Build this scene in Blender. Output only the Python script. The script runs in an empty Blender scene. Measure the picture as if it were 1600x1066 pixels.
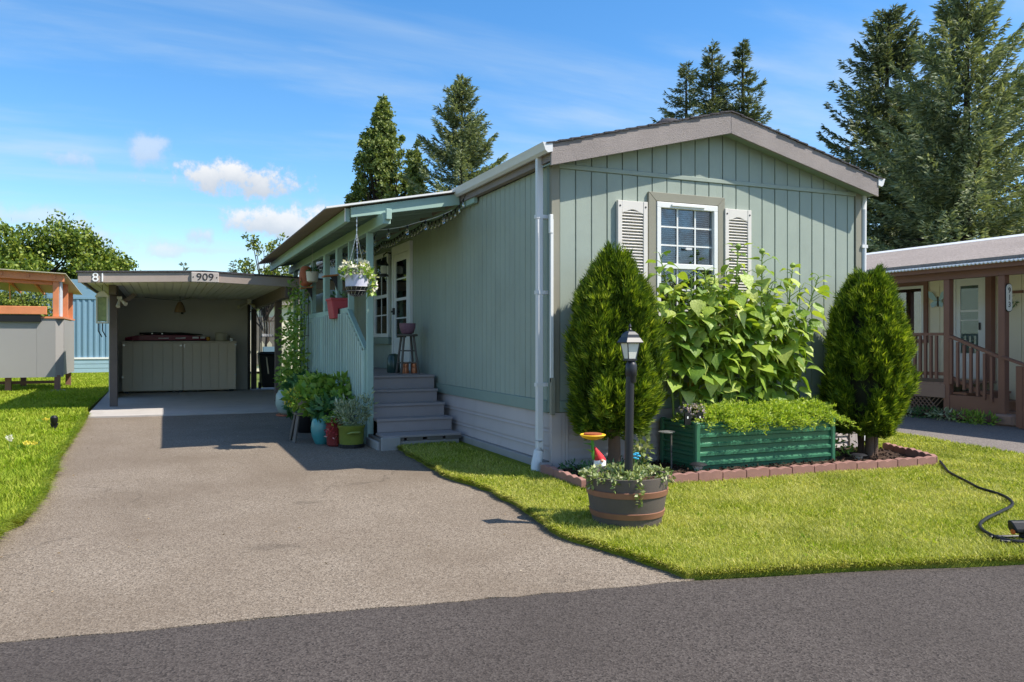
import bpy, math, random
import numpy as np
from mathutils import Vector, Matrix
R = random.Random(7)
rad = math.radians
sc = bpy.context.scene
COL = sc.collection

# ------------------------------------------------------------------ camera, sky, sun
cam_d = bpy.data.cameras.new('camera')
cam = bpy.data.objects.new('camera', cam_d); COL.objects.link(cam)
cam.location = (-3.83, -7.78, 1.4)
cam.rotation_euler = (rad(90), 0, -math.atan2(.397, .918))
cam_d.sensor_width = 36; cam_d.lens = 36 * 1256 / 1600
cam_d.shift_y = -1 / 1600
cam_d.clip_start = .05; cam_d.clip_end = 2000
sc.camera = cam

SUN_AZ, SUN_EL = rad(125), rad(53)          # azimuth clockwise from +Y
sun_v = Vector((math.sin(SUN_AZ) * math.cos(SUN_EL), math.cos(SUN_AZ) * math.cos(SUN_EL), math.sin(SUN_EL)))
sd = bpy.data.lights.new('sun', 'SUN'); sd.energy = 3.1; sd.angle = rad(.53); sd.color = (1, .94, .84)
so = bpy.data.objects.new('sun', sd); COL.objects.link(so)
so.rotation_euler = sun_v.to_track_quat('Z', 'Y').to_euler(); so.location = (20, -20, 40)

vs = sc.view_settings
vs.view_transform = 'Standard'; vs.look = 'None'; vs.gamma = 1; vs.use_curve_mapping = False
vs.exposure = 1.3
sc.render.engine = 'CYCLES'
sc.cycles.max_bounces = 6; sc.cycles.transparent_max_bounces = 8
sc.cycles.use_denoising = True

world = bpy.data.worlds.new('World'); sc.world = world; world.use_nodes = True
wn, wl = world.node_tree.nodes, world.node_tree.links
wn.clear()
def wmath(op, a, b=None, c=None, clamp=False):
    n = wn.new('ShaderNodeMath'); n.operation = op; n.use_clamp = clamp
    for i, x in enumerate((a, b, c)):
        if x is None: continue
        if isinstance(x, (int, float)): n.inputs[i].default_value = x
        else: wl.new(x, n.inputs[i])
    return n.outputs[0]
def wvec(op, a, b):
    n = wn.new('ShaderNodeVectorMath'); n.operation = op
    for i, x in enumerate((a, b)):
        if isinstance(x, (tuple, list, Vector)): n.inputs[i].default_value = tuple(x)
        else: wl.new(x, n.inputs[i])
    return n.outputs['Value'] if op == 'DOT_PRODUCT' else n.outputs[0]
def wnoise(vec, scale, detail, rough=.55):
    n = wn.new('ShaderNodeTexNoise'); wl.new(vec, n.inputs['Vector'])
    n.inputs['Scale'].default_value = scale; n.inputs['Detail'].default_value = detail; n.inputs['Roughness'].default_value = rough
    return n.outputs['Fac']
def wstep(x, lo, hi):
    n = wn.new('ShaderNodeMapRange'); n.interpolation_type = 'SMOOTHSTEP'
    wl.new(x, n.inputs['Value']); n.inputs['From Min'].default_value = lo; n.inputs['From Max'].default_value = hi
    return n.outputs[0]
sky = wn.new('ShaderNodeTexSky'); sky.sky_type = 'NISHITA'; sky.sun_disc = False
sky.sun_elevation = SUN_EL; sky.sun_rotation = SUN_AZ
sky.altitude = 100; sky.air_density = 1.0; sky.dust_density = .6; sky.ozone_density = 2.5
tc = wn.new('ShaderNodeTexCoord'); DIR = tc.outputs['Generated']
sep = wn.new('ShaderNodeSeparateXYZ'); wl.new(DIR, sep.inputs[0])
zc = wmath('MAXIMUM', sep.outputs['Z'], .03)
flat = wn.new('ShaderNodeCombineXYZ')
zz = wmath('ADD', zc, .12)
wl.new(wmath('DIVIDE', sep.outputs['X'], zz), flat.inputs[0]); wl.new(wmath('DIVIDE', sep.outputs['Y'], zz), flat.inputs[1])
# high thin cirrus everywhere
warp = wn.new('ShaderNodeMapping'); wl.new(flat.outputs[0], warp.inputs[0])
warp.inputs['Rotation'].default_value = (0, 0, .5); warp.inputs['Scale'].default_value = (.55, 1.5, 1); warp.inputs['Location'].default_value = (3.3, 1.2, 0)
ci = wmath('MULTIPLY', wstep(wnoise(warp.outputs[0], 1.1, 7, .55), .47, .78), .62)
warp2 = wn.new('ShaderNodeMapping'); wl.new(flat.outputs[0], warp2.inputs[0])
warp2.inputs['Rotation'].default_value = (0, 0, -.7); warp2.inputs['Scale'].default_value = (.35, 2.2, 1); warp2.inputs['Location'].default_value = (1.1, 5.2, 0)
ci2 = wmath('MULTIPLY', wstep(wnoise(warp2.outputs[0], .9, 6, .55), .5, .8), .5)
ci = wmath('MAXIMUM', ci, ci2)
# cumulus seen over the carport, plus unseen clouds added for fill
nz_big = wnoise(DIR, 11, 6, .6); nz_fine = wnoise(DIR, 34, 6, .65)
edge = wmath('ADD', wmath('MULTIPLY', wmath('SUBTRACT', nz_big, .5), 1.5), wmath('MULTIPLY', wmath('SUBTRACT', nz_fine, .5), 1.1))
FWD = Vector((.397, .918, 0)); RGT = Vector((.918, -.397, 0)); UP = Vector((0, 0, 1))
def blob(az, el, wx, wy, soft=.5, amp=1.0):
    d = (FWD * math.cos(az) + RGT * math.sin(az)) * math.cos(el) + UP * math.sin(el)
    r = (RGT * math.cos(az) - FWD * math.sin(az)); u = r.cross(d).normalized()
    c = wmath('MAXIMUM', wvec('DOT_PRODUCT', DIR, d), .001)
    a = wmath('DIVIDE', wmath('DIVIDE', wvec('DOT_PRODUCT', DIR, r), c), wx)
    b = wmath('DIVIDE', wmath('DIVIDE', wvec('DOT_PRODUCT', DIR, u), c), wy)
    q = wmath('SQRT', wmath('ADD', wmath('MULTIPLY', a, a), wmath('MULTIPLY', b, b)))
    v = wmath('SUBTRACT', wmath('ADD', 1.0, wmath('MULTIPLY', edge, 1.9)), q)
    front = wmath('GREATER_THAN', wvec('DOT_PRODUCT', DIR, d), .5)
    m = wmath('MULTIPLY', wmath('MULTIPLY', wstep(v, 0, soft), amp), front)
    shade = wstep(wmath('ADD', b, wmath('MULTIPLY', edge, .8)), -.7, .6)
    return m, shade
BL = [(-.335, .190, .080, .028, .55, .95), (-.293, .140, .072, .024, .6, .9), (-.425, .212, .030, .026, .9, .55),
      (-.375, .123, .030, .016, .8, .7), (-.48, .112, .10, .022, 1.1, .6), (-.50, .195, .03, .014, 1.0, .5), (-.20, .135, .12, .035, 1.3, .5), (-.40, .10, .05, .014, .9, .6), (-.545, .13, .05, .014, .9, .5), (-.26, .085, .09, .014, 1.0, .5)]
rr = random.Random(4)          # larger unseen clouds added round the dome to lift shadow fill
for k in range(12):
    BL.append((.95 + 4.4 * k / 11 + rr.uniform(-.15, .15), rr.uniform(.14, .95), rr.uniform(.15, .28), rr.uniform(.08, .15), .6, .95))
cm = None; cshade = None
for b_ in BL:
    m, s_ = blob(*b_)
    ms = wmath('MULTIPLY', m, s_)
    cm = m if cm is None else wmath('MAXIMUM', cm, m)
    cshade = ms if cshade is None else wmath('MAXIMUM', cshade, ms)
mixc = wn.new('ShaderNodeMix'); mixc.data_type = 'RGBA'
wl.new(ci, mixc.inputs[0])
hsv = wn.new('ShaderNodeHueSaturation'); hsv.inputs['Saturation'].default_value = 1.32; hsv.inputs['Value'].default_value = .76
wl.new(sky.outputs[0], hsv.inputs['Color'])
wl.new(hsv.outputs[0], mixc.inputs[6]); mixc.inputs[7].default_value = (2.3, 2.75, 3.1, 1)
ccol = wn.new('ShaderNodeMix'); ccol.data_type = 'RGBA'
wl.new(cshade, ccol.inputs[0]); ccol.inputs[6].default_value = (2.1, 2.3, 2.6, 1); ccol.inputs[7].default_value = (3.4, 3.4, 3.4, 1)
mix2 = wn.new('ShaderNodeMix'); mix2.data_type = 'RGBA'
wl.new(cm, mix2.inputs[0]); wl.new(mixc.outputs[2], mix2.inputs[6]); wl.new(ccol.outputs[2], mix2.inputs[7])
bg = wn.new('ShaderNodeBackground'); bg.inputs['Strength'].default_value = .12
wl.new(mix2.outputs[2], bg.inputs['Color'])
wo = wn.new('ShaderNodeOutputWorld'); wl.new(bg.outputs[0], wo.inputs['Surface'])

# ------------------------------------------------------------------ materials
def lin(r, g, b):
    def f(x):
        x /= 255
        return x / 12.92 if x <= .04045 else ((x + .055) / 1.055) ** 2.4
    return (f(r), f(g), f(b))
def shade(c, k): return tuple(min(1, x * k) for x in c[:3])
def v4(c): return (*c[:3], 1)
class NT:
    def __init__(s, name):
        s.m = bpy.data.materials.new(name); s.m.use_nodes = True
        s.n = s.m.node_tree.nodes; s.l = s.m.node_tree.links
        s.p = s.n['Principled BSDF']; s.out = s.n['Material Output']
    def new(s, t): return s.n.new(t)
    def link(s, a, b): s.l.new(a, b)
    def pos(s, stretch=(1, 1, 1), obj=False):
        if obj: o = s.new('ShaderNodeTexCoord').outputs['Object']
        else: o = s.new('ShaderNodeNewGeometry').outputs['Position']
        mp = s.new('ShaderNodeMapping'); mp.inputs['Scale'].default_value = stretch
        s.link(o, mp.inputs[0]); return mp.outputs[0]
    def noise(s, vec, scale, detail=4, rough=.55):
        n = s.new('ShaderNodeTexNoise'); n.inputs['Scale'].default_value = scale
        n.inputs['Detail'].default_value = detail; n.inputs['Roughness'].default_value = rough
        s.link(vec, n.inputs['Vector']); return n.outputs['Fac']
    def vor(s, vec, scale, out='Color'):
        n = s.new('ShaderNodeTexVoronoi'); n.inputs['Scale'].default_value = scale
        s.link(vec, n.inputs['Vector']); return n.outputs[out]
    def ramp(s, fac, stops):
        r = s.new('ShaderNodeValToRGB'); e = r.color_ramp.elements
        e[0].position, e[0].color = stops[0][0], v4(stops[0][1]); e[1].position, e[1].color = stops[-1][0], v4(stops[-1][1])
        for p, c in stops[1:-1]:
            x = e.new(p); x.color = v4(c)
        s.link(fac, r.inputs[0]); return r.outputs[0]
    def mix(s, fac, a, b, mode='MIX'):
        n = s.new('ShaderNodeMix'); n.data_type = 'RGBA'; n.blend_type = mode
        for i, x in ((0, fac), (6, a), (7, b)):
            if isinstance(x, (int, float)): n.inputs[i].default_value = x
            elif isinstance(x, tuple): n.inputs[i].default_value = v4(x)
            else: s.link(x, n.inputs[i])
        return n.outputs[2]
    def rng(s, x, lo, hi, a=0, b=1):
        n = s.new('ShaderNodeMapRange'); s.link(x, n.inputs[0])
        for i, v in enumerate((lo, hi, a, b)): n.inputs[i + 1].default_value = v
        return n.outputs[0]
    def base(s, c):
        if isinstance(c, tuple): s.p.inputs['Base Color'].default_value = v4(c)
        else: s.link(c, s.p.inputs['Base Color'])
    def set(s, rough=.6, spec=.4, metal=0):
        s.p.inputs['Roughness'].default_value = rough; s.p.inputs['Specular IOR Level'].default_value = spec
        s.p.inputs['Metallic'].default_value = metal
    def bump(s, h, strength=.3, dist=.01):
        b = s.new('ShaderNodeBump'); b.inputs['Strength'].default_value = strength; b.inputs['Distance'].default_value = dist
        s.link(h, b.inputs['Height']); s.link(b.outputs[0], s.p.inputs['Normal'])

def paint(name, col, rough=.55, var=.12, scale=2.5, grain=None, bump=.15, bdist=.004, dirt=.0, spec=.35, metal=0):
    """flat paint with patchy fading, fine grain and optional dirt"""
    t = NT(name); p = t.pos()
    n = t.noise(p, scale, 5, .6)
    c = t.ramp(n, [(.3, shade(col, 1 - var)), (.7, shade(col, 1 + var))])
    g = t.pos(grain if grain else (1, 1, 1))
    n2 = t.noise(g, 30 if grain else 120, 6, .65)
    c = t.mix(t.rng(n2, .35, .7, 0, .35), c, shade(col, 1 - 1.6 * var))
    if dirt:
        n3 = t.noise(t.pos((1.2, 1.2, .5)), 1.7, 6, .7)
        c = t.mix(t.rng(n3, .52, .75, 0, dirt), c, lin(70, 62, 52))
    t.base(c); t.set(rough, spec, metal); t.bump(n2, bump, bdist)
    return t.m
def leafy(name, a, b, c=None, rough=.5, trans=.3, spec=.3, patch=0):
    t = NT(name)
    g = t.new('ShaderNodeNewGeometry')
    stops = [(0, a), (1, b)] if c is None else [(0, a), (.7, b), (1, c)]
    col = t.ramp(g.outputs['Random Per Island'], stops)
    if patch:
        n = t.noise(t.pos(), patch, 4, .6)
        col = t.mix(t.rng(n, .35, .7, 0, .55), col, shade(b, 1.15) if c is None else c)
    if patch:
        n2 = t.noise(t.pos(), patch * .45, 5, .65); col = t.mix(t.rng(n2, .5, .68, 0, .45), col, shade(a, .95))
        n3 = t.noise(t.pos(), patch * 2.6, 5, .7); col = t.mix(t.rng(n3, .62, .75, 0, .6), col, lin(178, 156, 98))
    t.base(col); t.set(rough, spec)
    tr = t.new('ShaderNodeBsdfTranslucent'); t.link(t.mix(1.0, col, (1.0, 1.0, .45), 'MULTIPLY'), tr.inputs[0])
    mx = t.new('ShaderNodeMixShader'); mx.inputs[0].default_value = trans
    t.link(t.p.outputs[0], mx.inputs[1]); t.link(tr.outputs[0], mx.inputs[2]); t.link(mx.outputs[0], t.out.inputs[0])
    return t.m
def asphalt(name, cols, scale, patchcol, patch=.5, big=.6, rough=.9, bump=.5, cracks=0):
    t = NT(name); p = t.pos()
    v = t.new('ShaderNodeSeparateColor'); t.link(t.vor(p, scale), v.inputs[0])
    c = t.ramp(v.outputs[0], [(i / (len(cols) - 1), k) for i, k in enumerate(cols)])
    v2 = t.new('ShaderNodeSeparateColor'); t.link(t.vor(p, scale * 2.3), v2.inputs[0])
    c = t.mix(t.rng(v2.outputs[1], .5, 1, 0, .5), c, cols[1])
    n = t.noise(p, big, 5, .6)
    c = t.mix(t.rng(n, .4, .68, 0, patch), c, patchcol)
    n2 = t.noise(t.pos((1, .18, 1)), .9, 3, .5)
    c = t.mix(t.rng(n2, .5, .75, 0, patch * .6), c, patchcol)
    if cracks:
        wob = t.new('ShaderNodeTexNoise'); wob.inputs['Scale'].default_value = 1.6; wob.inputs['Detail'].default_value = 5; t.link(p, wob.inputs['Vector'])
        add = t.new('ShaderNodeVectorMath'); add.operation = 'MULTIPLY_ADD'; t.link(wob.outputs['Color'], add.inputs[0]); add.inputs[1].default_value = (.9, .9, 0); t.link(p, add.inputs[2])
        ce = t.new('ShaderNodeTexVoronoi'); ce.feature = 'DISTANCE_TO_EDGE'; ce.inputs['Scale'].default_value = .33; t.link(add.outputs[0], ce.inputs['Vector'])
        keep = t.rng(t.noise(p, .5, 2), .5, .56, 0, 1)
        ln_ = t.rng(ce.outputs['Distance'], .0015, .005, cracks, 0)
        mu = t.new('ShaderNodeMath'); mu.operation = 'MULTIPLY'; t.link(ln_, mu.inputs[0]); t.link(keep, mu.inputs[1])
        c = t.mix(mu.outputs[0], c, shade(cols[0], .5))
        dv_ = t.new('ShaderNodeTexVoronoi'); dv_.inputs['Scale'].default_value = .8; t.link(add.outputs[0], dv_.inputs['Vector'])
        c = t.mix(t.rng(dv_.outputs['Distance'], .03, .11, .35, 0), c, shade(cols[0], .8))
    t.base(c); t.set(rough, .25)
    t.bump(t.vor(p, scale, 'Distance'), bump, .006)
    return t.m
def glassmat(name, tint=(.9, .95, .95), refl=.35):
    t = NT(name)
    gl = t.new('ShaderNodeBsdfGlossy'); gl.inputs['Roughness'].default_value = .02; gl.inputs['Color'].default_value = (.9, .93, .95, 1)
    tr = t.new('ShaderNodeBsdfTransparent'); tr.inputs['Color'].default_value = v4(tint)
    fr = t.new('ShaderNodeFresnel'); fr.inputs['IOR'].default_value = 1.5
    f = t.rng(fr.outputs[0], 0, 1, refl, 1.0)
    mx = t.new('ShaderNodeMixShader'); t.link(f, mx.inputs[0]); t.link(tr.outputs[0], mx.inputs[1]); t.link(gl.outputs[0], mx.inputs[2])
    t.link(mx.outputs[0], t.out.inputs[0]); return t.m

M = {}
M['siding'] = paint('siding_paint', lin(154, 164, 152), .6, .085, 1.2, (14, 14, .7), .45, .004, dirt=.13)
M['siding_side'] = M['siding']
M['trimtan'] = paint('taupe_trim', lin(140, 137, 122), .6, .07, 2, (20, 20, 1), .4, .003)
M['greentrim'] = paint('green_trim', lin(134, 150, 140), .6, .06, 2, (3, 3, 3), .2, .003)
M['postgreen'] = paint('porch_green', lin(156, 182, 170), .55, .07, 2, (12, 12, 1), .2, .002)
M['baluster'] = paint('baluster_green', lin(186, 206, 194), .55, .10, 2, (14, 14, .8), .25, .002, dirt=.1)
M['fascia'] = paint('weathered_fascia', lin(148, 138, 134), .65, .16, 1.5, (1.5, 5, 7), 1.0, .012)
M['skirt'] = paint('skirt_vinyl', lin(186, 175, 172), .55, .05, 1.5, None, .1, .002, dirt=.12)
M['white'] = paint('white_paint', lin(225, 225, 222), .45, .03, 2, None, .05, .001, dirt=.04)
M['shutter'] = paint('shutter_cream', lin(214, 208, 200), .5, .03, 3, None, .06, .001)
M['gutter'] = paint('gutter_white', lin(214, 214, 214), .4, .03, 2, None, .04, .001, dirt=.05)
M['deck'] = paint('deck_grey', lin(152, 143, 142), .65, .08, 2, (1, 8, 8), .35, .003, dirt=.1)
M['concrete'] = paint('concrete', lin(150, 146, 142), .85, .1, 1.2, None, .4, .004, dirt=.25)
M['slab'] = paint('slab_concrete', lin(172, 166, 160), .85, .07, .8, None, .3, .003, dirt=.3)
M['brownsheet'] = paint('roof_sheet', lin(128, 116, 108), .5, .08, 1.5, (1, 8, 1), .15, .002)
M['whiteedge'] = paint('white_flashing', lin(226, 224, 220), .4, .03)
M['cpbrown'] = paint('carport_beam', lin(160, 145, 135), .7, .14, 1.2, (1.2, 8, 8), .5, .004)
M['cppost'] = paint('carport_post', lin(104, 92, 86), .7, .12, 1.5, (9, 9, 1), .4, .003)
M['cpceil'] = paint('carport_ceiling', lin(216, 209, 186), .6, .05, 1.2, None, .1, .002)
M['cpwall'] = paint('carport_wall', lin(194, 189, 178), .7, .05, 1, None, .2, .002, dirt=.1)
M['cabinet'] = paint('cabinet_taupe', lin(204, 191, 170), .55, .04, 1.5, None, .08, .001)
M['shingle'] = asphalt('roof_shingle', [lin(52, 50, 52), lin(74, 70, 72), lin(92, 88, 90), lin(60, 58, 62)], 60, lin(58, 55, 58), .3)
M['nbshingle'] = asphalt('grey_shingle', [lin(116, 106, 100), lin(142, 132, 126), lin(160, 150, 143), lin(126, 116, 110)], 40, lin(122, 112, 105), .4)
M['driveway'] = asphalt('driveway_aggregate', [lin(72, 64, 55), lin(116, 104, 91), lin(130, 117, 102), lin(154, 142, 127), lin(98, 87, 76)], 115, lin(100, 87, 73), .6, cracks=.3)
M['road'] = asphalt('road_asphalt', [lin(38, 34, 32), lin(69, 62, 58), lin(77, 70, 66), lin(92, 85, 80), lin(54, 48, 45)], 105, lin(58, 52, 48), .5, cracks=.3)
M['nbdrive'] = asphalt('neighbour_asphalt', [lin(84, 78, 76), lin(112, 104, 100), lin(124, 116, 110), lin(136, 128, 122), lin(98, 90, 86)], 70, lin(96, 89, 85), .4)
M['black'] = paint('black_metal', lin(36, 36, 40), .4, .1, 4, None, .1, .001, spec=.5)
M['blackplastic'] = paint('black_plastic', lin(26, 26, 28), .45, .1, 3)
M['wood'] = paint('cedar_wood', lin(176, 112, 66), .65, .15, 2, (2, 10, 10), .3, .003)
M['orangewood'] = paint('stained_cedar', lin(206, 130, 88), .5, .15, 2, (2, 10, 10), .3, .003)
M['greywood'] = paint('weathered_wood', lin(104, 98, 92), .7, .12, 3, (8, 8, 1), .35, .003)
M['greypanel'] = paint('grey_panel', lin(148, 145, 142), .6, .03, .8)
M['blue'] = paint('blue_metal', lin(116, 148, 168), .5, .05, 1, None, .1, .002, dirt=.06)
M['blueskirt'] = paint('pale_blue_skirt', lin(150, 178, 192), .5, .05)
M['cream'] = paint('cream_siding', lin(228, 218, 194), .6, .04, 1, (14, 14, .7), .25, .003)
M['nbbrown'] = paint('brown_stain', lin(128, 92, 80), .6, .1, 1.5, (9, 9, 1), .3, .003)
M['nbbrown2'] = paint('brown_skirt', lin(142, 116, 106), .65, .1, 1.2)
M['barrel'] = paint('barrel_wood', lin(96, 87, 81), .7, .12, 3, (22, 22, .6), .6, .004)
M['hoop'] = paint('barrel_hoop', lin(140, 98, 78), .55, .1, 4, None, .2, .002)
M['bedgreen'] = paint('bed_green', lin(58, 112, 84), .28, .08, 2, None, .08, .001, dirt=.12, spec=.5)
M['edging'] = paint('red_edging', lin(152, 112, 101), .85, .12, 5, None, .5, .004, dirt=.2)
M['edgingrey'] = paint('grey_edging', lin(150, 140, 136), .85, .1, 5, None, .5, .004, dirt=.2)
M['bark'] = paint('bark', lin(112, 90, 74), .85, .2, 6, (12, 12, 1.2), .9, .012)
M['darkbark'] = paint('dark_bark', lin(66, 56, 50), .9, .2, 4, (10, 10, 1), .9, .02)
M['glass'] = glassmat('window_glass', (.8, .84, .86), .03)
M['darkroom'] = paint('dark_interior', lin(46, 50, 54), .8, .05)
M['blind'] = paint('blind_slat', lin(222, 224, 226), .5, .02)
M['clearbulb'] = glassmat('bulb_glass', (.95, .96, .95), .3)
M['cable'] = paint('black_cable', lin(40, 42, 42), .6, .05)
M['whitecable'] = paint('white_cable', lin(206, 210, 208), .6, .05)
M['chain'] = paint('chain_metal', lin(190, 190, 190), .35, .05, metal=.8)
M['red'] = paint('red_plastic', lin(186, 74, 80), .5, .06, 3)
M['potwhite'] = paint('pot_white', lin(206, 200, 184), .5, .05, 3)
M['potpurple'] = paint('pot_purple', lin(132, 96, 112), .5, .2, 40)
M['potteal'] = paint('pot_teal', lin(62, 138, 140), .3, .15, 5, spec=.6)
M['potgreen'] = paint('pot_green', lin(112, 122, 46), .35, .2, 6, spec=.6)
M['potnavy'] = paint('pot_navy', lin(32, 38, 76), .3, .1, 5, spec=.6)
M['potdark'] = paint('pot_dark_green', lin(40, 70, 64), .3, .12, 5, spec=.6)
M['potsage'] = paint('pot_sage', lin(160, 176, 164), .35, .06, 5, spec=.5)
M['terracotta'] = paint('terracotta', lin(178, 104, 76), .8, .1, 5)
M['potred'] = paint('pot_red', lin(118, 34, 34), .35, .15, 5, spec=.5)
M['basket'] = paint('basket_lilac', lin(196, 196, 214), .6, .1, 12)
M['soil'] = asphalt('bark_mulch', [lin(34, 25, 19), lin(70, 52, 40), lin(98, 76, 60), lin(50, 37, 28)], 45, lin(44, 33, 26), .5)
M['maroon'] = paint('maroon_shell', lin(112, 36, 60), .35, .08, 2, spec=.5)
M['yellow'] = paint('yellow_tip', lin(200, 150, 60), .5, .05)
M['palegrey'] = paint('pale_print', lin(200, 200, 204), .5, .03)  # plain pale grey for case patches, rack box and curtains
M['beige'] = paint('beige_box', lin(176, 170, 150), .6, .05, 2)
M['brass'] = paint('copper_can', lin(190, 120, 84), .35, .1, metal=.5)
M['orange'] = paint('orange_paint', lin(214, 106, 40), .5, .1)
M['flyellow'] = paint('petal_yellow', lin(240, 186, 40), .6, .06, 20)
M['flbrown'] = paint('flower_heart', lin(150, 80, 44), .8, .2, 40)
M['gnomered'] = paint('gnome_red', lin(204, 52, 56), .4, .06)
M['skin'] = paint('gnome_skin', lin(226, 170, 140), .5, .05)
M['cyan'] = paint('cyan_paint', lin(70, 176, 214), .4, .06)
M['leafgreen'] = paint('ornament_green', lin(86, 150, 52), .5, .08)
M['frosted'] = paint('frosted_glass', lin(216, 216, 206), .3, .04)
M['num_white'] = paint('white_numeral', lin(236, 236, 234), .5, .02)
M['num_dark'] = paint('dark_numeral', lin(40, 36, 36), .5, .05)
M['plate'] = paint('number_plate', lin(178, 168, 160), .5, .08, 8)
M['purplegl'] = glassmat('neighbour_glass', (.5, .48, .58), .3)
M['wingblue'] = paint('butterfly_blue', lin(168, 200, 216), .4, .1, 20)
M['lattice'] = paint('lattice_brown', lin(128, 104, 90), .7, .08)
M['feedmesh'] = paint('seed_mesh', lin(140, 150, 96), .35, .25, 14)
M['bell'] = paint('bell_tan', lin(138, 112, 84), .7, .15, 9)
M['litter'] = leafy('dry_litter', lin(96, 78, 54), lin(160, 134, 96), lin(200, 190, 170), .8, .1)
M['dirt'] = paint('turf_edge_soil', lin(74, 62, 44), .95, .2, 6)
# ground covers
def lawnmat(name, a, b, dry):
    t = NT(name); p = t.pos()
    c = t.ramp(t.noise(p, 60, 6, .7), [(.3, a), (.7, b)])
    c = t.mix(t.rng(t.noise(p, .9, 4, .6), .5, .72, 0, .5), c, dry)
    t.base(c); t.set(.9, .15); t.bump(t.noise(p, 90, 4), .7, .02); return t.m
M['lawn'] = lawnmat('lawn_soil', lin(96, 106, 28), lin(132, 138, 42), lin(150, 138, 74))
M['ground'] = lawnmat('ground_cover', lin(80, 98, 44), lin(104, 120, 60), lin(120, 116, 76))
M['grass'] = leafy('grass_blade', lin(82, 108, 20), lin(166, 180, 44), lin(226, 216, 140), .6, .45, .1, patch=1.3)
M['grassleft'] = leafy('grass_blade_lush', lin(104, 136, 28), lin(156, 180, 46), lin(184, 188, 84), .6, .45, .12, patch=.7)
M['thuja'] = leafy('thuja_spray', lin(52, 76, 22), lin(92, 118, 32), lin(124, 146, 44), .55, .3)
M['thujatip'] = leafy('thuja_tip', lin(104, 128, 32), lin(150, 168, 46), lin(186, 194, 80), .5, .35)
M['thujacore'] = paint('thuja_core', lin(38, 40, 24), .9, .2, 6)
M['sunleaf'] = leafy('sunflower_leaf', lin(84, 120, 46), lin(128, 158, 64), lin(158, 178, 84), .38, .35, .5)
M['stem'] = paint('green_stem', lin(128, 152, 72), .6, .1, 8)
M['deadleaf'] = paint('yellow_leaf', lin(214, 176, 50), .6, .12, 14)
M['carrot'] = leafy('carrot_top', lin(130, 160, 50), lin(184, 202, 76), lin(208, 216, 118), .55, .42)
M['ivy'] = leafy('ivy_leaf', lin(90, 112, 56), lin(150, 162, 96), lin(200, 200, 156), .45, .25, .4)
M['veg'] = leafy('veg_leaf', lin(96, 134, 50), lin(148, 176, 72), lin(182, 198, 104), .45, .35, .4)
M['vegdark'] = leafy('dark_leaf', lin(44, 84, 50), lin(82, 124, 72), lin(112, 146, 90), .45, .3, .4)
M['sage'] = leafy('sage_leaf', lin(112, 126, 96), lin(156, 168, 136), lin(196, 200, 176), .6, .25)
M['petal'] = leafy('petal_white', lin(214, 204, 200), lin(240, 238, 226), lin(250, 248, 240), .6, .3)
M['petalpink'] = leafy('petal_lilac', lin(186, 160, 178), lin(214, 196, 206), lin(230, 220, 224), .6, .3)
M['petalyel'] = leafy('petal_yellow_leaf', lin(220, 200, 60), lin(240, 226, 110), None, .6, .3)
M['petalred'] = leafy('petal_red', lin(160, 40, 50), lin(200, 80, 84), lin(226, 190, 180), .6, .3)
M['spruce'] = leafy('spruce_needles', lin(82, 96, 70), lin(136, 146, 108), lin(178, 182, 142), .6, .28)
M['fir'] = leafy('fir_needles', lin(66, 78, 58), lin(112, 122, 90), lin(150, 154, 116), .6, .28)
M['poplar'] = leafy('poplar_leaf', lin(78, 98, 50), lin(130, 144, 76), lin(166, 172, 108), .55, .3)
M['maple'] = leafy('maple_leaf', lin(58, 82, 28), lin(112, 132, 44), lin(160, 168, 72), .5, .28)
M['hedge'] = leafy('hedge_leaf', lin(58, 78, 30), lin(116, 132, 52), lin(160, 164, 84), .55, .28)

# ------------------------------------------------------------------ builders
WLOC = {}
def tag(o, label=None, cat=None, group=None, kind=None):
    if label: o['label'] = label
    if cat: o['category'] = cat
    if group: o['group'] = group
    if kind: o['kind'] = kind
    return o
def thing(name, label, cat, loc, group=None):
    o = bpy.data.objects.new(name, None); COL.objects.link(o)
    o.location = loc; o.empty_display_size = .1
    WLOC[o.name] = Vector(loc)
    return tag(o, label, cat, group)
def link_mesh(name, me, mat, parent=None, loc=None):
    o = bpy.data.objects.new(name, me); COL.objects.link(o)
    if mat is not None and not me.materials: me.materials.append(M[mat] if isinstance(mat, str) else mat)
    if parent is not None:
        o.parent = parent; WLOC[o.name] = WLOC[parent.name].copy()
    else:
        o.location = loc or (0, 0, 0); WLOC[o.name] = Vector(o.location)
    return o
def np_obj(name, verts, faces, mat, parent=None, loc=None, smooth=False, kind=None):
    """verts (N,3) in world space, faces (M,k) all the same size"""
    verts = np.asarray(verts, dtype=np.float64); faces = np.asarray(faces, dtype=np.int32)
    off = np.array(WLOC[parent.name] if parent is not None else (loc or (0, 0, 0)))
    me = bpy.data.meshes.new(name)
    k = faces.shape[1]; n = len(faces)
    me.vertices.add(len(verts)); me.vertices.foreach_set('co', (verts - off).astype(np.float32).ravel())
    me.loops.add(n * k); me.loops.foreach_set('vertex_index', faces.ravel())
    me.polygons.add(n); me.polygons.foreach_set('loop_start', np.arange(0, n * k, k, dtype=np.int32))
    me.polygons.foreach_set('loop_total', np.full(n, k, dtype=np.int32))
    if smooth: me.polygons.foreach_set('use_smooth', np.ones(n, dtype=bool))
    me.update(calc_edges=True); me.validate()
    o = link_mesh(name, me, mat, parent, loc)
    if kind: o['kind'] = kind
    return o
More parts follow.
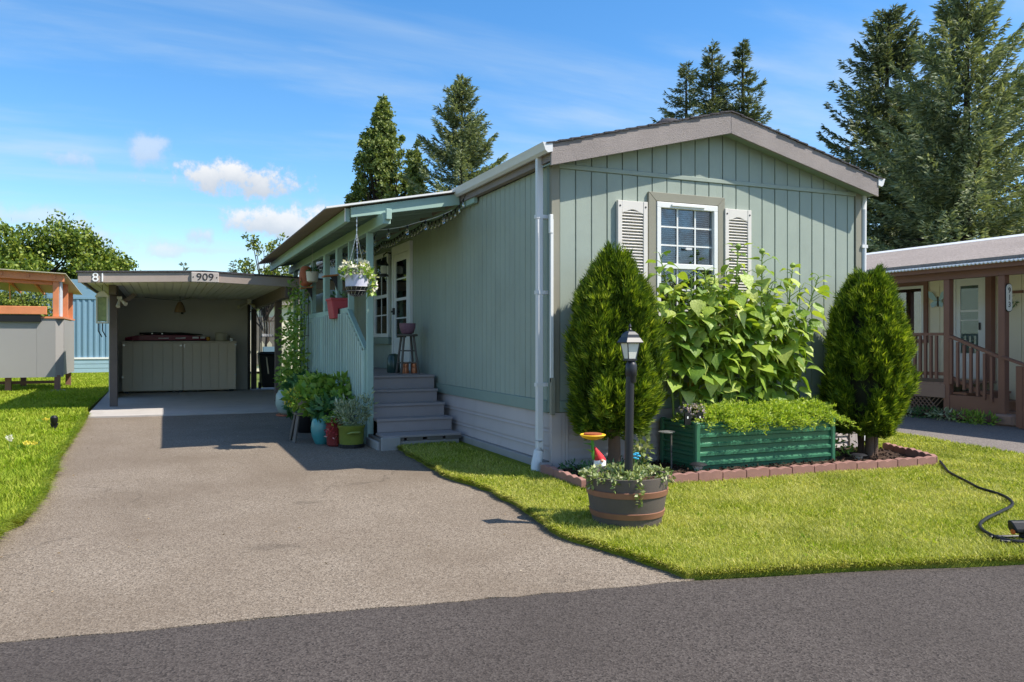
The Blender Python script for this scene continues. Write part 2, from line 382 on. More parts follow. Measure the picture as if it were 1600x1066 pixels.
class MB:
    def __init__(s): s.v = []; s.f = []
    def add(s, vs, fs):
        b = len(s.v); s.v += [tuple(v) for v in vs]; s.f += [tuple(b + i for i in f) for f in fs]; return s
    def hexa(s, p):   # 4 bottom ccw, 4 top ccw
        return s.add(p, [(3, 2, 1, 0), (4, 5, 6, 7), (0, 1, 5, 4), (1, 2, 6, 5), (2, 3, 7, 6), (3, 0, 4, 7)])
    def box(s, x0, y0, z0, x1, y1, z1):
        x0, x1 = min(x0, x1), max(x0, x1); y0, y1 = min(y0, y1), max(y0, y1); z0, z1 = min(z0, z1), max(z0, z1)
        return s.hexa([(x0, y0, z0), (x1, y0, z0), (x1, y1, z0), (x0, y1, z0), (x0, y0, z1), (x1, y0, z1), (x1, y1, z1), (x0, y1, z1)])
    def bar(s, p0, p1, w, h, up=(0, 0, 1)):   # rectangular bar along p0-p1
        p0, p1 = Vector(p0), Vector(p1); d = (p1 - p0).normalized()
        r = d.cross(Vector(up))
        r = r.normalized() if r.length > 1e-4 else Vector((1, 0, 0))
        u = r.cross(d)
        q = []
        for p in (p0, p1):
            q.append([p - r * w / 2 - u * h / 2, p + r * w / 2 - u * h / 2, p + r * w / 2 + u * h / 2, p - r * w / 2 + u * h / 2])
        a, b = q
        return s.add(a + b, [(0, 1, 2, 3), (7, 6, 5, 4), (0, 4, 5, 1), (1, 5, 6, 2), (2, 6, 7, 3), (3, 7, 4, 0)])
    def prism(s, poly, vec):   # polygon of 3D points extruded by vec
        n = len(poly); vec = Vector(vec); a = [Vector(p) for p in poly]; b = [p + vec for p in a]
        return s.add(a + b, [tuple(range(n))[::-1], tuple(range(n, 2 * n))] + [(i, (i + 1) % n, n + (i + 1) % n, n + i) for i in range(n)])
    def tube(s, pts, r, n=8, cap=True):
        pts = [Vector(p) for p in pts]; m = len(pts)
        rs = r if isinstance(r, (list, tuple)) else [r] * m
        vs = []; fs = []
        ref = Vector((0, 0, 1))
        for i, p in enumerate(pts):
            d = (pts[min(i + 1, m - 1)] - pts[max(i - 1, 0)]).normalized()
            a = d.cross(ref)
            if a.length < .05: a = d.cross(Vector((1, 0, 0)))
            a.normalize(); b = d.cross(a)
            for k in range(n):
                t = 2 * math.pi * k / n; vs.append(p + (a * math.cos(t) + b * math.sin(t)) * rs[i])
        for i in range(m - 1):
            for k in range(n):
                fs.append((i * n + k, (i + 1) * n + k, (i + 1) * n + (k + 1) % n, i * n + (k + 1) % n))
        if cap: fs += [tuple(range(n)), tuple(range((m - 1) * n, m * n))[::-1]]
        return s.add(vs, fs)
    def lathe(s, prof, cx, cy, cz=0, n=20):
        vs = []; fs = []
        for r, z in prof:
            for k in range(n):
                t = 2 * math.pi * k / n; vs.append((cx + r * math.cos(t), cy + r * math.sin(t), cz + z))
        for i in range(len(prof) - 1):
            for k in range(n):
                fs.append((i * n + k, i * n + (k + 1) % n, (i + 1) * n + (k + 1) % n, (i + 1) * n + k))
        fs += [tuple(range(n))[::-1], tuple(range((len(prof) - 1) * n, len(prof) * n))]
        return s.add(vs, fs)
    def build(s, name, mat, parent=None, loc=None, smooth=False, bevel=0, kind=None):
        off = WLOC[parent.name] if parent is not None else Vector(loc or (0, 0, 0))
        me = bpy.data.meshes.new(name)
        me.from_pydata([tuple(Vector(v) - off) for v in s.v], [], s.f); me.update()
        if smooth:
            me.polygons.foreach_set('use_smooth', np.ones(len(me.polygons), dtype=bool))
            me.set_sharp_from_angle(angle=rad(40))
        o = link_mesh(name, me, mat, parent, loc)
        if bevel:
            b = o.modifiers.new('bevel', 'BEVEL'); b.width = bevel; b.segments = 1; b.limit_method = 'ANGLE'
        if kind: o['kind'] = kind
        return o
def bx(name, mat, parent, *a, bevel=0, loc=None):
    return MB().box(*a).build(name, mat, parent, loc, bevel=bevel)
def structure(o): o['kind'] = 'structure'; return o
def copy_tree(o, loc, parent=None):
    c = o.copy(); COL.objects.link(c); c.parent = parent
    if parent is None: c.location = loc; WLOC[c.name] = Vector(loc)
    for ch in o.children: copy_tree(ch, None, c)
    return c
def text_obj(name, body, size, mat, parent, pos, rot, depth=.004, align='CENTER', font_scale=1):
    cu = bpy.data.curves.new(name, 'FONT'); cu.body = body; cu.size = size; cu.extrude = depth
    cu.align_x = align; cu.align_y = 'CENTER'
    tmp = bpy.data.objects.new('tmp', cu); COL.objects.link(tmp)
    me = bpy.data.meshes.new_from_object(tmp.evaluated_get(bpy.context.evaluated_depsgraph_get()))
    bpy.data.objects.remove(tmp); me.name = name; me.materials.clear()
    o = link_mesh(name, me, mat, parent)
    o.location = Vector(pos) - WLOC[parent.name]; o.rotation_euler = rot; o.scale = (font_scale, 1, 1)
    return o

# foliage: rhombic leaves. P base, D unit direction*length, S unit side*width
def leaves(P, D, S, fold=None):
    n = len(P); V = np.empty((n, 4, 3))
    V[:, 0] = P; V[:, 1] = P + D * .45 + S * .5; V[:, 2] = P + D; V[:, 3] = P + D * .45 - S * .5
    if fold is not None: V[:, 2] += fold
    F = np.arange(n * 4).reshape(n, 4)
    return V.reshape(-1, 3), F
def unit(a): return a / np.maximum(np.linalg.norm(a, axis=1, keepdims=True), 1e-6)
def rand_dirs(g, n): return unit(g.normal(size=(n, 3)))
def side_of(D, g):
    return unit(np.cross(D, rand_dirs(g, len(D))))
def join(parts):
    vs = []; fs = []; b = 0
    for v, f in parts:
        vs.append(v); fs.append(f + b); b += len(v)
    return np.concatenate(vs), np.concatenate(fs)

# ------------------------------------------------------------------ ground, road, drives
def sheet(name, pts, z, mat, z0=None):
    b = MB()
    if z0 is None: b.add([(x, y, z) for x, y in pts], [tuple(range(len(pts)))])
    else: b.prism([(x, y, z0) for x, y in pts], (0, 0, z - z0))
    return structure(b.build(name, mat))
sheet('ground', [(-400, -400), (400, -400), (400, 600), (-400, 600)], -.11, 'ground')
def wig(pts, amp, step, seed):
    r = random.Random(seed); out = []
    for (a, b) in zip(pts[:-1], pts[1:]):
        L = math.hypot(b[0] - a[0], b[1] - a[1]); n = max(1, int(L / step))
        for i in range(n):
            t = i / n; k = 0 if i == 0 else 1
            nx, ny = -(b[1] - a[1]) / L, (b[0] - a[0]) / L
            o = r.uniform(-amp, amp) * k
            out.append((a[0] + (b[0] - a[0]) * t + nx * o, a[1] + (b[1] - a[1]) * t + ny * o))
    out.append(pts[-1]); return out
road_edge = [(-60, 2.6), (-12, -2.35), (-4.55, -3.27), (-3.07, -3.45), (-.97, -3.74), (.01, -3.97), (1.28, -4.32), (3, -4.85), (8, -6.5), (60, -24)]
sheet('road', wig(road_edge, .012, .4, 1) + [(60, -70), (-60, -70)], -.052, 'road')
sheet('driveway', [(-5.4, -3.17)] + wig([(-4.55, -3.27), (-3.07, -3.45), (-.93, -3.76)], .018, .15, 12) + [(-.6, -3.6), (-.7, 4), (-.7, 8.96), (-5.6, 9.3)], -.048, 'driveway', -.10)
sheet('carport_slab', [(-5.18, 9.08), (-4.2, 8.98), (-1.0, 8.88), (-.4, 8.9), (-.4, 17.4), (-5.25, 17.4)], -.02, 'slab', -.10)
sheet('neighbour_driveway', [(6.0, -5.6), (9.6, -6.9), (9.1, 1.0), (9.45, 3.3), (9.5, 12), (6.55, 12)], -.03, 'nbdrive', -.10)
right_edge = wig([(-.93, -3.72), (-1.04, -3.04), (-1.16, -2.48), (-1.05, -1.6), (-.97, -.68), (-1.1, .15), (-1.04, 1.86), (-.94, 2.9), (-.6, 3.3)], .025, .16, 4)
front_lawn = right_edge + [(-.2, 3.4), (0, 3.5), (0, 19), (8.6, 19), (6.6, 12), (6.5, 1.5), (5.95, -.6), (5.7, -2.6), (5.6, -5.66)] + wig([(3, -4.83), (1.28, -4.30), (.01, -3.95), (-.93, -3.72)], .015, .2, 5)
left_edge = wig([(-5.2, 9.3), (-5.1, 6.5), (-5.03, 3.58), (-4.87, .9), (-4.86, -.2), (-4.95, -1.24), (-5.0, -3.15)], .04, .22, 6)
left_lawn = left_edge + [(-12, -2.3), (-40, .4), (-40, 60), (-5.25, 60), (-5.25, 9.4)]
sheet('front_lawn', front_lawn, 0, 'lawn', -.10)
sheet('left_lawn', left_lawn, -.005, 'lawn', -.10)

# ------------------------------------------------------------------ the green home
HL = 17.0; HW = 4.47
home = thing('mobile_home', 'sage green manufactured home with low gable, white shutters and taupe fascia', 'house', (0, 0, 0))
WX0, WX1, WZ0, WZ1 = 1.33, 2.17, 1.45, 2.98      # front window opening
core = MB()
core.box(.03, .03, .0, WX0, .13, 3.3); core.box(WX1, .03, 0, HW - .03, .13, 3.3)
core.box(WX0, .03, 0, WX1, .13, WZ0); core.box(WX0, .03, WZ1, WX1, .13, 3.3)
core.box(.03, .131, 0, .13, HL, 3.3); core.box(HW - .13, .131, 0, HW - .03, HL, 3.3); core.box(.13, HL - .1, 0, HW - .13, HL, 3.3)
core.prism([(.03, .03, 3.3), (HW - .03, .03, 3.3), (HW / 2, .03, 3.3 + .255 * HW / 2)], (0, .1, 0))
core.build('wall', 'siding', home)
def slope_z(x): return 3.30 + .255 * min(x, HW - x)
r2 = random.Random(11)
xs = [.10]
while xs[-1] < HW - .10 - .12: xs.append(min(xs[-1] + .1975, HW - .10))
xs[-1] = HW - .10
for a, b in zip(xs[:-1], xs[1:]):
    g = .006; y = .012 + r2.uniform(-.0015, .0015)
    segs = [(.745, 3.262)]
    if b > WX0 - .02 and a < WX1 + .02: segs = [(.745, WZ0 - .03), (WZ1 + .03, 3.262)]
    if a < WX0 - .02 < b or a < WX1 + .02 < b:
        # split board round the window
        e = WX0 - .02 if a < WX0 - .02 < b else WX1 + .02
        lo, hi = (a + g, e) if e == WX0 - .02 else (e, b - g)
        bx('siding_board', 'siding', home, lo, y, .745, hi, .04, 3.262)
        a2, b2 = (e + .001, b - g) if e == WX0 - .02 else (a + g, e - .001)
        for z0, z1 in segs: bx('siding_board', 'siding', home, a2, y, z0, b2, .04, z1)
    else:
        for z0, z1 in segs: bx('siding_board', 'siding', home, a + g, y, z0, b - g, .04, z1, bevel=.003)
    # gable board above the belt
    za, zb = slope_z(a + g) - .01, slope_z(b - g) - .01
    pts = [(a + g, y, 3.315), (b - g, y, 3.315), (b - g, y, zb)]
    if a < HW / 2 < b: pts.append((HW / 2, y, slope_z(HW / 2) - .01))
    pts.append((a + g, y, za))
    if za > 3.34 or zb > 3.34: MB().prism(pts, (0, .028, 0)).build('siding_board', 'siding', home, bevel=.003)
bx('belt_strip', 'siding', home, .03, -.004, 3.264, HW - .03, .035, 3.313, bevel=.004)
ys = np.arange(.10, HL - .1, .1525)
for a in ys:
    x = .010 + r2.uniform(-.0015, .0015)
    bx('siding_board', 'siding', home, x, a + .005, .745, .04, a + .1475, 3.30, bevel=.003)
bx('siding_board', 'siding', home, HW - .04, .1, .745, HW - .012, HL - .1, 3.30)
for (x0, x1) in ((-.005, .095), (HW - .095, HW + .005)):
    bx('corner_trim', 'trimtan', home, x0, -.006, .62, x1, .045, 3.30, bevel=.004)
bx('corner_trim', 'greentrim', home, -.008, .046, .62, .04, .097, 3.30, bevel=.004)
bx('corner_trim', 'trimtan', home, HW - .04, .046, .62, HW + .008, .097, 3.30, bevel=.004)
bx('base_trim', 'greentrim', home, -.012, .098, .61, .035, HL, .744, bevel=.004)
bx('base_trim', 'greentrim', home, .096, -.012, .62, HW - .096, .035, .744, bevel=.004)
# skirting: lapped panels
def lap(z0, z1, side):
    b = MB()
    if side: b.prism([(.005, .08, z0), (.03, .08, z0), (.03, .08, z1), (.024, .08, z1)], (0, HL - .1, 0))
    else: b.prism([(.08, .002, z0), (.08, .03, z0), (.08, .03, z1), (.08, .022, z1)], (HW - .16, 0, 0))
    return b.build('skirt_panel', 'skirt', home)
for z0, z1 in ((.09, .205), (.208, .245), (.248, .40), (.403, .44), (.443, .61)): lap(z0, z1, True)
zz0 = .03
for k in range(8): lap(zz0 + k * .0735, zz0 + (k + 1) * .0735 - .003, False)
for x0, x1 in ((-.006, .11), (.114, .16), (.164, .20), (HW - .2, HW - .10), (HW - .096, HW + .006)):
    bx('skirt_post', 'skirt', home, x0, -.010 if x0 < .11 or x0 > 4 else -.004, .0, x1, .05, .615)
bx('footing', 'concrete', home, -.05, .12, -.02, .04, HL, .085, bevel=.01)
# roof: stepped shingle courses, rake boards, soffit
rs = .255; OV = -.18
def roof_pt(x, y, lift=0):   # x from centre
    return (HW / 2 + x, y, 4.02 - rs * abs(x) + lift)
for sgn in (-1, 1):
    nC = 17; ext = HW / 2 + .13
    for k in range(nC):
        a0 = ext * k / nC; a1 = ext * (k + 1) / nC + .03
        b = MB(); y0 = OV - .025 - r2.uniform(0, .012); th = .012
        p = [Vector(roof_pt(sgn * a0, y0, .055)), Vector(roof_pt(sgn * a1, y0, .068)), Vector(roof_pt(sgn * a1, y0, .052)), Vector(roof_pt(sgn * a0, y0, .04))]
        if sgn < 0: p = p[::-1]
        b.prism(p, (0, HL + .3, 0)); b.build('shingle_course', 'shingle', home)
    b = MB()
    p = [roof_pt(0, OV + .02, .038), roof_pt(sgn * (ext - .02), OV + .02, .038), roof_pt(sgn * (ext - .02), OV + .02, -.02), roof_pt(0, OV + .02, -.02)]
    b.prism(p, (0, HL + .2, 0)); b.build('roof_deck', 'fascia', home)
    # rake board
    e = HW / 2 + .10
    p = [roof_pt(0, OV - .012, .05), roof_pt(sgn * e, OV - .012, .045), roof_pt(sgn * e, OV - .012, -.185), roof_pt(0, OV - .012, -.205)]
    MB().prism(p, (0, .03, 0)).build('rake_board', 'fascia', home, bevel=.004)
    p = [roof_pt(0, OV + .02, -.155), roof_pt(sgn * (HW / 2 + .09), OV + .02, -.15), roof_pt(sgn * (HW / 2 + .09), OV + .02, -.165), roof_pt(0, OV + .02, -.17)]
    MB().prism(p, (0, .19, 0)).build('soffit', 'greentrim', home)
    # eave fascia + gutter
    xe = HW / 2 + sgn * (HW / 2 + .085)
    bx('eave_board', 'fascia', home, xe, OV + .02, 3.30, xe - sgn * .075, HL + .1, 3.45)
    xg = xe
    prof = [(0, 3.47), (0, 3.385), (.055, 3.37), (.085, 3.395), (.10, 3.44), (.115, 3.475), (.105, 3.478), (.085, 3.42), (.06, 3.39), (.012, 3.395), (.012, 3.47)]
    MB().prism([(xg + sgn * (px + .002), OV - .02, z) for px, z in prof], (0, HL + .2, 0)).build('gutter', 'gutter', home)
    # end cap
    MB().prism([(xg + sgn * (px + .002), OV - .024, z) for px, z in prof[:6]], (0, .004, 0)).build('gutter_cap', 'gutter', home)
# left downspout at the corner
dsp = MB(); dsp.bar((-.10, .10, 3.40), (-.10, .10, .20), .075, .055, (0, 1, 0)); dsp.build('downspout', 'gutter', home, bevel=.008)
MB().tube([(-.10, .10, .32), (-.105, .10, .20), (-.15, .07, .06), (-.155, .065, -.02)], [.045, .055, .058, .058], 12).build('downspout_boot', 'gutter', home, smooth=True)
for z in (2.72, 1.9, .9): bx('strap', 'gutter', home, -.145, .068, z, -.004, .132, z + .04)
bx('conduit', 'white', home, -.03, -.045, .95, .0, -.012, 2.70)
bx('conduit_box', 'white', home, -.042, -.05, 2.55, -.004, -.008, 2.75, bevel=.004)
bx('conduit_box', 'trimtan', home, -.03, -.05, .60, .02, -.012, 1.0, bevel=.004)
MB().tube([(HW + .05, -.02, 3.38), (HW + .05, .0, 3.1), (HW + .045, .01, .1)], .033, 10).build('downspout', 'gutter', home, smooth=True)
for z in (2.6, 1.6): bx('strap', 'gutter', home, HW - .004, -.03, z, HW + .09, .05, z + .04)
# roof vent
MB().lathe([(.17, 0), (.17, .03), (.14, .075), (.09, .10), (.02, .11)], 1.88, .55, 4.02, 16).build('roof_vent', 'shingle', home, smooth=True)
# front window
win = MB()
for a in ((WX0 - .005, -.028, WZ1 - .06, WX1 + .005, .06, WZ1 + .005), (WX0 - .005, -.028, WZ0 - .005, WX1 + .005, .06, WZ0 + .06),
          (WX0 - .005, -.028, WZ0 + .06, WX0 + .05, .06, WZ1 - .06), (WX1 - .05, -.028, WZ0 + .06, WX1 + .005, .06, WZ1 - .06)): win.box(*a)
window = win.build('window', 'white', home, bevel=.004)
MB().box(WX0 + .05, -.02, 2.225, WX1 - .05, .05, 2.285).build('meeting_rail', 'white', window, bevel=.004)
bx('sash_lock', 'gutter', window, 1.72, -.032, 2.45, 1.80, -.012, 2.475)
for z0, z1 in ((2.285, 2.92), (1.51, 2.225)):
    bx('pane', 'glass', window, WX0 + .05, .020, z0, WX1 - .05, .024, z1)
    w3 = (WX1 - WX0 - .1) / 3
    for k in (1, 2): bx('muntin', 'white', window, WX0 + .05 + w3 * k - .009, .006, z0, WX0 + .05 + w3 * k + .009, .018, z1)
    for k in (1, 2):
        zm = z0 + (z1 - z0) * k / 3
        for j in range(3): bx('muntin', 'white', window, WX0 + .05 + w3 * j + .010, .007, zm - .009, WX0 + .05 + w3 * (j + 1) - .010, .017, zm + .009)
bx('head_track', 'white', window, 1.52, -.045, 2.945, 1.98, -.029, 2.965)
for k in range(25):
    z = 2.33 + k * .0245
    MB().bar((WX0 + .06, .085, z), (WX1 - .06, .085, z), .024, .003, (0, -.35, 1)).build('blind_slat', 'blind', window)
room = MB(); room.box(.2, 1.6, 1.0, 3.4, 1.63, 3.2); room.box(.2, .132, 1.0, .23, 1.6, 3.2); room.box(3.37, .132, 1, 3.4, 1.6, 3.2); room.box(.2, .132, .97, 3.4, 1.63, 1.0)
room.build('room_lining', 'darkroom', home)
# window trim, mitred taupe boards
tw = .10; a, b, c, d = WX0 - .012, WX1 + .012, WZ0 - .012, WZ1 + .012
for poly in ([(a, d), (b, d), (b + tw, d + tw), (a - tw, d + tw)], [(a - tw, c - tw), (b + tw, c - tw), (b, c), (a, c)],
             [(a - tw, c - tw + .002), (a - .002, c + .002), (a - .002, d - .002), (a - tw, d + tw - .002)], [(b + .002, c + .002), (b + tw, c - tw + .002), (b + tw, d + tw - .002), (b + .002, d - .002)]):
    MB().prism([(x, -.02, z) for x, z in poly], (0, .031, 0)).build('window_trim', 'trimtan', home, bevel=.003)
# shutters
for x0, lab in ((.805, 'left of the front window'), (2.275, 'right of the front window')):
    sh = thing('shutter', 'cream louvred shutter ' + lab, 'shutter', (x0 + .195, 0, 1.46), 'front window shutters')
    w = .39; z0, z1 = 1.46, 2.965; y0, y1 = -.036, .008
    f = MB(); f.box(x0, y0, z0, x0 + .055, y1, z1); f.box(x0 + w - .055, y0, z0, x0 + w, y1, z1)
    f.box(x0 + .056, y0 + .003, z0, x0 + w - .056, y1, z0 + .10)
    # arched head rail
    n = 10; top = [(x0 + .056, y0 + .003, z1 - .001), (x0 + w - .056, y0 + .003, z1 - .001)]
    arc = [(x0 + w - .056 - (w - .112) * k / n, y0 + .003, z1 - .14 + .045 * math.sin(math.pi * k / n) ** 1.5) for k in range(n + 1)]
    f.prism((top[::-1] + arc[::-1]) if False else ([top[0]] + arc[::-1][0:] + [top[1]])[::1], (0, y1 - y0 - .003, 0))
    f.box(x0 + .056, -.002, z0, x0 + w - .056, y1, z1 - .1)
    f.build('shutter_frame', 'shutter', sh, bevel=.003)
    k = 0; z = z0 + .112
    while z < z1 - .115:
        MB().bar((x0 + .057, -.018, z), (x0 + w - .057, -.018, z), .036, .008, (0, -.75, 1)).build('slat', 'shutter', sh); z += .0345
    for zs in (z1 - .06, z0 + .06):
        for xx in (x0 + .028, x0 + w - .028):
            MB().tube([(xx, y0 - .003, zs), (xx, y0 + .002, zs)], .011, 8).build('screw_cap', 'num_dark', sh)
# side door
door = thing('front_door', 'white storm door with glass panes on the shaded porch', 'door', (-.03, 5.9, .89))
b = MB(); b.box(-.05, 5.30, .89, .009, 5.43, 3.08); b.box(-.05, 6.37, .89, .009, 6.46, 3.08); b.box(-.05, 5.431, 2.93, .009, 6.369, 3.08)
b.build('door_frame', 'white', door, bevel=.004)
leaf = MB(); leaf.box(-.035, 5.435, .91, -.01, 5.55, 2.925); leaf.box(-.035, 6.25, .91, -.01, 6.365, 2.925); leaf.box(-.035, 5.551, .91, -.01, 6.249, 1.45); leaf.box(-.035, 5.551, 2.80, -.01, 6.249, 2.925)
leaf.box(-.033, 5.551, 2.10, -.012, 6.249, 2.15)
leaf.build('door_leaf', 'white', door, bevel=.003)
for z0, z1 in ((1.455, 2.098), (2.152, 2.798)): bx('pane', 'glass', door, -.022, 5.552, z0, -.018, 6.248, z1)
for z in (1.78, 2.47): bx('muntin', 'white', door, -.028, 5.553, z, -.0225, 6.247, z + .025)
bx('inner_panel', 'darkroom', door, -.008, 5.55, 1.45, .006, 6.25, 2.8)
MB().box(-.07, 6.28, 1.86, -.036, 6.34, 1.98).box(-.10, 6.295, 1.90, -.071, 6.32, 1.93).build('door_handle', 'black', door, bevel=.003)
sw = thing('side_window', 'tall narrow white framed window beside the porch door', 'window', (-.02, 7.3, 1.46))
b = MB(); b.box(-.045, 6.74, 1.46, .008, 6.83, 3.05); b.box(-.045, 7.76, 1.46, .008, 7.85, 3.05); b.box(-.045, 6.831, 1.46, .008, 7.759, 1.53); b.box(-.045, 6.831, 2.97, .008, 7.759, 3.05); b.box(-.045, 6.831, 2.2, .008, 7.759, 2.26)
b.build('window_frame', 'white', sw, bevel=.004)
for z0, z1 in ((1.531, 2.199), (2.261, 2.969)):
    bx('pane', 'glass', sw, -.02, 6.832, z0, -.016, 7.758, z1)
    bx('muntin', 'white', sw, -.03, 7.285, z0, -.021, 7.305, z1)
    bx('muntin', 'white', sw, -.029, 6.832, (z0 + z1) / 2, -.0215, 7.284, (z0 + z1) / 2 + .02); bx('muntin', 'white', sw, -.029, 7.306, (z0 + z1) / 2, -.0215, 7.758, (z0 + z1) / 2 + .02)
bx('backing', 'darkroom', sw, -.014, 6.83, 1.5, .0085, 7.76, 3.0)
bx('sill', 'greentrim', sw, -.06, 6.66, 1.33, .008, 7.93, 1.455, bevel=.004)
# wall lantern by the door
ln = thing('wall_lantern', 'black barn style lantern on the wall beside the white door', 'lamp', (-.01, 6.6, 2.6))
MB().tube([(.0, 6.56, 2.98), (-.12, 6.56, 3.0), (-.17, 6.56, 2.95), (-.17, 6.56, 2.86)], .014, 8).build('arm', 'black', ln, smooth=True)
bx('wall_plate', 'black', ln, -.03, 6.51, 2.88, .008, 6.61, 3.02, bevel=.006)
MB().lathe([(.03, .30), (.05, .28), (.085, .22), (.088, .2), (.05, .195)][::-1], -.17, 6.56, 2.56, 14).build('cap', 'black', ln, smooth=True)
MB().lathe([(.045, .05), (.062, .10), (.06, .17), (.045, .195)], -.17, 6.56, 2.56, 14).build('globe', 'frosted', ln, smooth=True)
MB().lathe([(.09, 0), (.092, .025), (.06, .05)], -.17, 6.56, 2.56, 14).build('base', 'black', ln, smooth=True)

# ------------------------------------------------------------------ porch
porch = thing('porch', 'green timber porch with brown corrugated roof and grey deck on the home side', 'porch', (-.6, 6, -.05))
DZ = .875; PX0 = -1.2; PY1 = 10.0
k = 0
y = 3.90
while y < PY1:
    bx('deck_board', 'deck', porch, PX0 + .03, y, DZ - .03, -.055, y + .135, DZ + r2.uniform(-.002, .002), bevel=.003); y += .14
bx('deck_rim', 'deck', porch, PX0 + .03, 3.925, DZ - .21, -.06, 3.96, DZ - .033)
bx('deck_skirt', 'skirt', porch, PX0 + .06, 3.97, -.04, PX0 + .08, PY1, DZ - .035)
tr = [(3.62, .682), (3.33, .50), (3.04, .318)]
for i, (yn, z) in enumerate(tr):
    w = -.10 + .015 * i
    bx('tread', 'deck', porch, PX0 + .04, yn, z - .035, w, yn + .335, z, bevel=.004)
    bx('riser', 'deck', porch, PX0 + .05, yn + .02, z - .182, w - .01, yn + .045, z - .037)
bx('landing_block', 'concrete', porch, PX0 - .06, 2.62, -.08, -.12, 3.28, .06, bevel=.01)
bx('landing_board', 'deck', porch, PX0 + .02, 2.60, .105, -.1, 3.04, .136, bevel=.004)
for x0 in (-1.12, -.86, -.58, -.32): bx('landing_slat', 'greywood', porch, x0, 2.61, .062, x0 + .22, 2.66, .103)
bx('landing_end', 'concrete', porch, PX0 - .02, 2.56, -.08, PX0 + .24, 2.618, .12, bevel=.01)
bx('stringer', 'greywood', porch, PX0 - .03, 2.60, -.07, PX0 + .015, 3.5, .10, bevel=.006)
# posts
for (y, w, top) in ((3.30, .07, 3.0), (4.52, .06, 2.98), (5.46, .15, 2.98), (6.56, .19, 2.97), (7.92, .10, 2.97), (9.3, .09, 2.97), (10.2, .09, 2.95)):
    bx('post', 'postgreen', porch, PX0 - .045, y - w / 2, -.07 if y < 4 else .0, PX0 + .045, y + w / 2, top, bevel=.005)
# roof timbers
def roofz(x): return 3.46 + x * (3.46 - 3.09) / 1.91
bx('beam', 'postgreen', porch, PX0 - .05, 2.36, 2.90, PX0 + .05, 10.9, 3.045, bevel=.005)
bx('beam_end', 'postgreen', porch, PX0 - .02, 2.31, 2.955, PX0 + .052, 2.358, 3.09, bevel=.005)
bx('purlin', 'postgreen', porch, -1.66, 2.72, 2.95, -1.60, 10.9, 3.125, bevel=.005)
bx('purlin_cap', 'whiteedge', porch, -1.672, 2.70, 2.95, -1.661, 2.735, 3.125)
y = 2.72
while y < 10.9:
    p = [(-.02, y, roofz(-.02) - .025), (-.02, y, roofz(-.02) - .155), (-1.60, y, roofz(-1.6) - .125), (-1.60, y, roofz(-1.6) - .02)]
    MB().prism(p, (0, .045, 0)).build('rafter', 'postgreen', porch); y += .62
MB().prism([(-.10, 2.66, roofz(-.1) - .022), (-.10, 2.66, roofz(-.1) - .175), (-1.60, 2.66, roofz(-1.6) - .15), (-1.60, 2.66, roofz(-1.6) - .022)][::-1], (0, .035, 0)).build('end_board', 'postgreen', porch, bevel=.004)
MB().prism([(.0, 2.60, roofz(0) + .004), (-1.93, 2.60, roofz(-1.93) + .004), (-1.93, 2.60, roofz(-1.93) + .028), (.0, 2.60, roofz(0) + .028)][::-1], (0, .10, 0)).build('flashing', 'whiteedge', porch)
bx('ledger', 'postgreen', porch, -.06, 2.2, 3.23, -.013, 10.9, 3.36)
ny = int((10.9 - 2.63) / .0115) ; Y = np.linspace(2.63, 10.9, ny)
wv = .011 * np.cos(Y * 2 * math.pi / .078)
xs_ = np.array([.06, -.6, -1.3, -1.93]); V = []
for x in xs_: V.append(np.stack([np.full(ny, x), Y, roofz(x) + .012 + wv - (.02 if x > 0 else 0)], 1))
V = np.concatenate(V); F = []
for i in range(3):
    a = np.arange(ny - 1) + i * ny
    F.append(np.stack([a, a + ny, a + ny + 1, a + 1], 1))
o = np_obj('roof_sheet', V, np.concatenate(F), 'brownsheet', porch, smooth=True)
sm = o.modifiers.new('thick', 'SOLIDIFY'); sm.thickness = .004; sm.offset = 1
# railing
rail = MB(); rail.bar((PX0 - .03, 8.7, 1.86), (PX0 - .03, 4.50, 1.86), .05, .09); rail.build('top_rail', 'postgreen', porch, bevel=.004)
MB().bar((PX0 - .03, 4.52, 1.865), (PX0 - .03, 3.38, 1.27), .07, .045).build('hand_rail', 'postgreen', porch, bevel=.004)
MB().bar((PX0 - .01, 8.7, .98), (PX0 - .01, 4.45, .98), .035, .08).build('bottom_rail', 'postgreen', porch)
MB().bar((PX0 - .01, 4.44, .93), (PX0 - .01, 3.42, .38), .035, .08).build('bottom_rail', 'postgreen', porch)
y = 3.40; k = 0
while y < 8.6:
    if y < 4.5:
        t = (y - 3.38) / 1.14; zt = 1.25 + t * .6; zb = -.03 + t * .80
    else: zt, zb = 1.82 + r2.uniform(-.012, .012), .79 + r2.uniform(-.02, .01)
    MB().box(PX0 - .095, y - .02, zb, PX0 - .061, y + .02, zt).build('baluster', 'baluster', porch); y += .125 if y < 4.6 else .20
bx('newel', 'postgreen', porch, PX0 - .06, 3.342, -.07, PX0 + .04, 3.40, 1.27, bevel=.004)

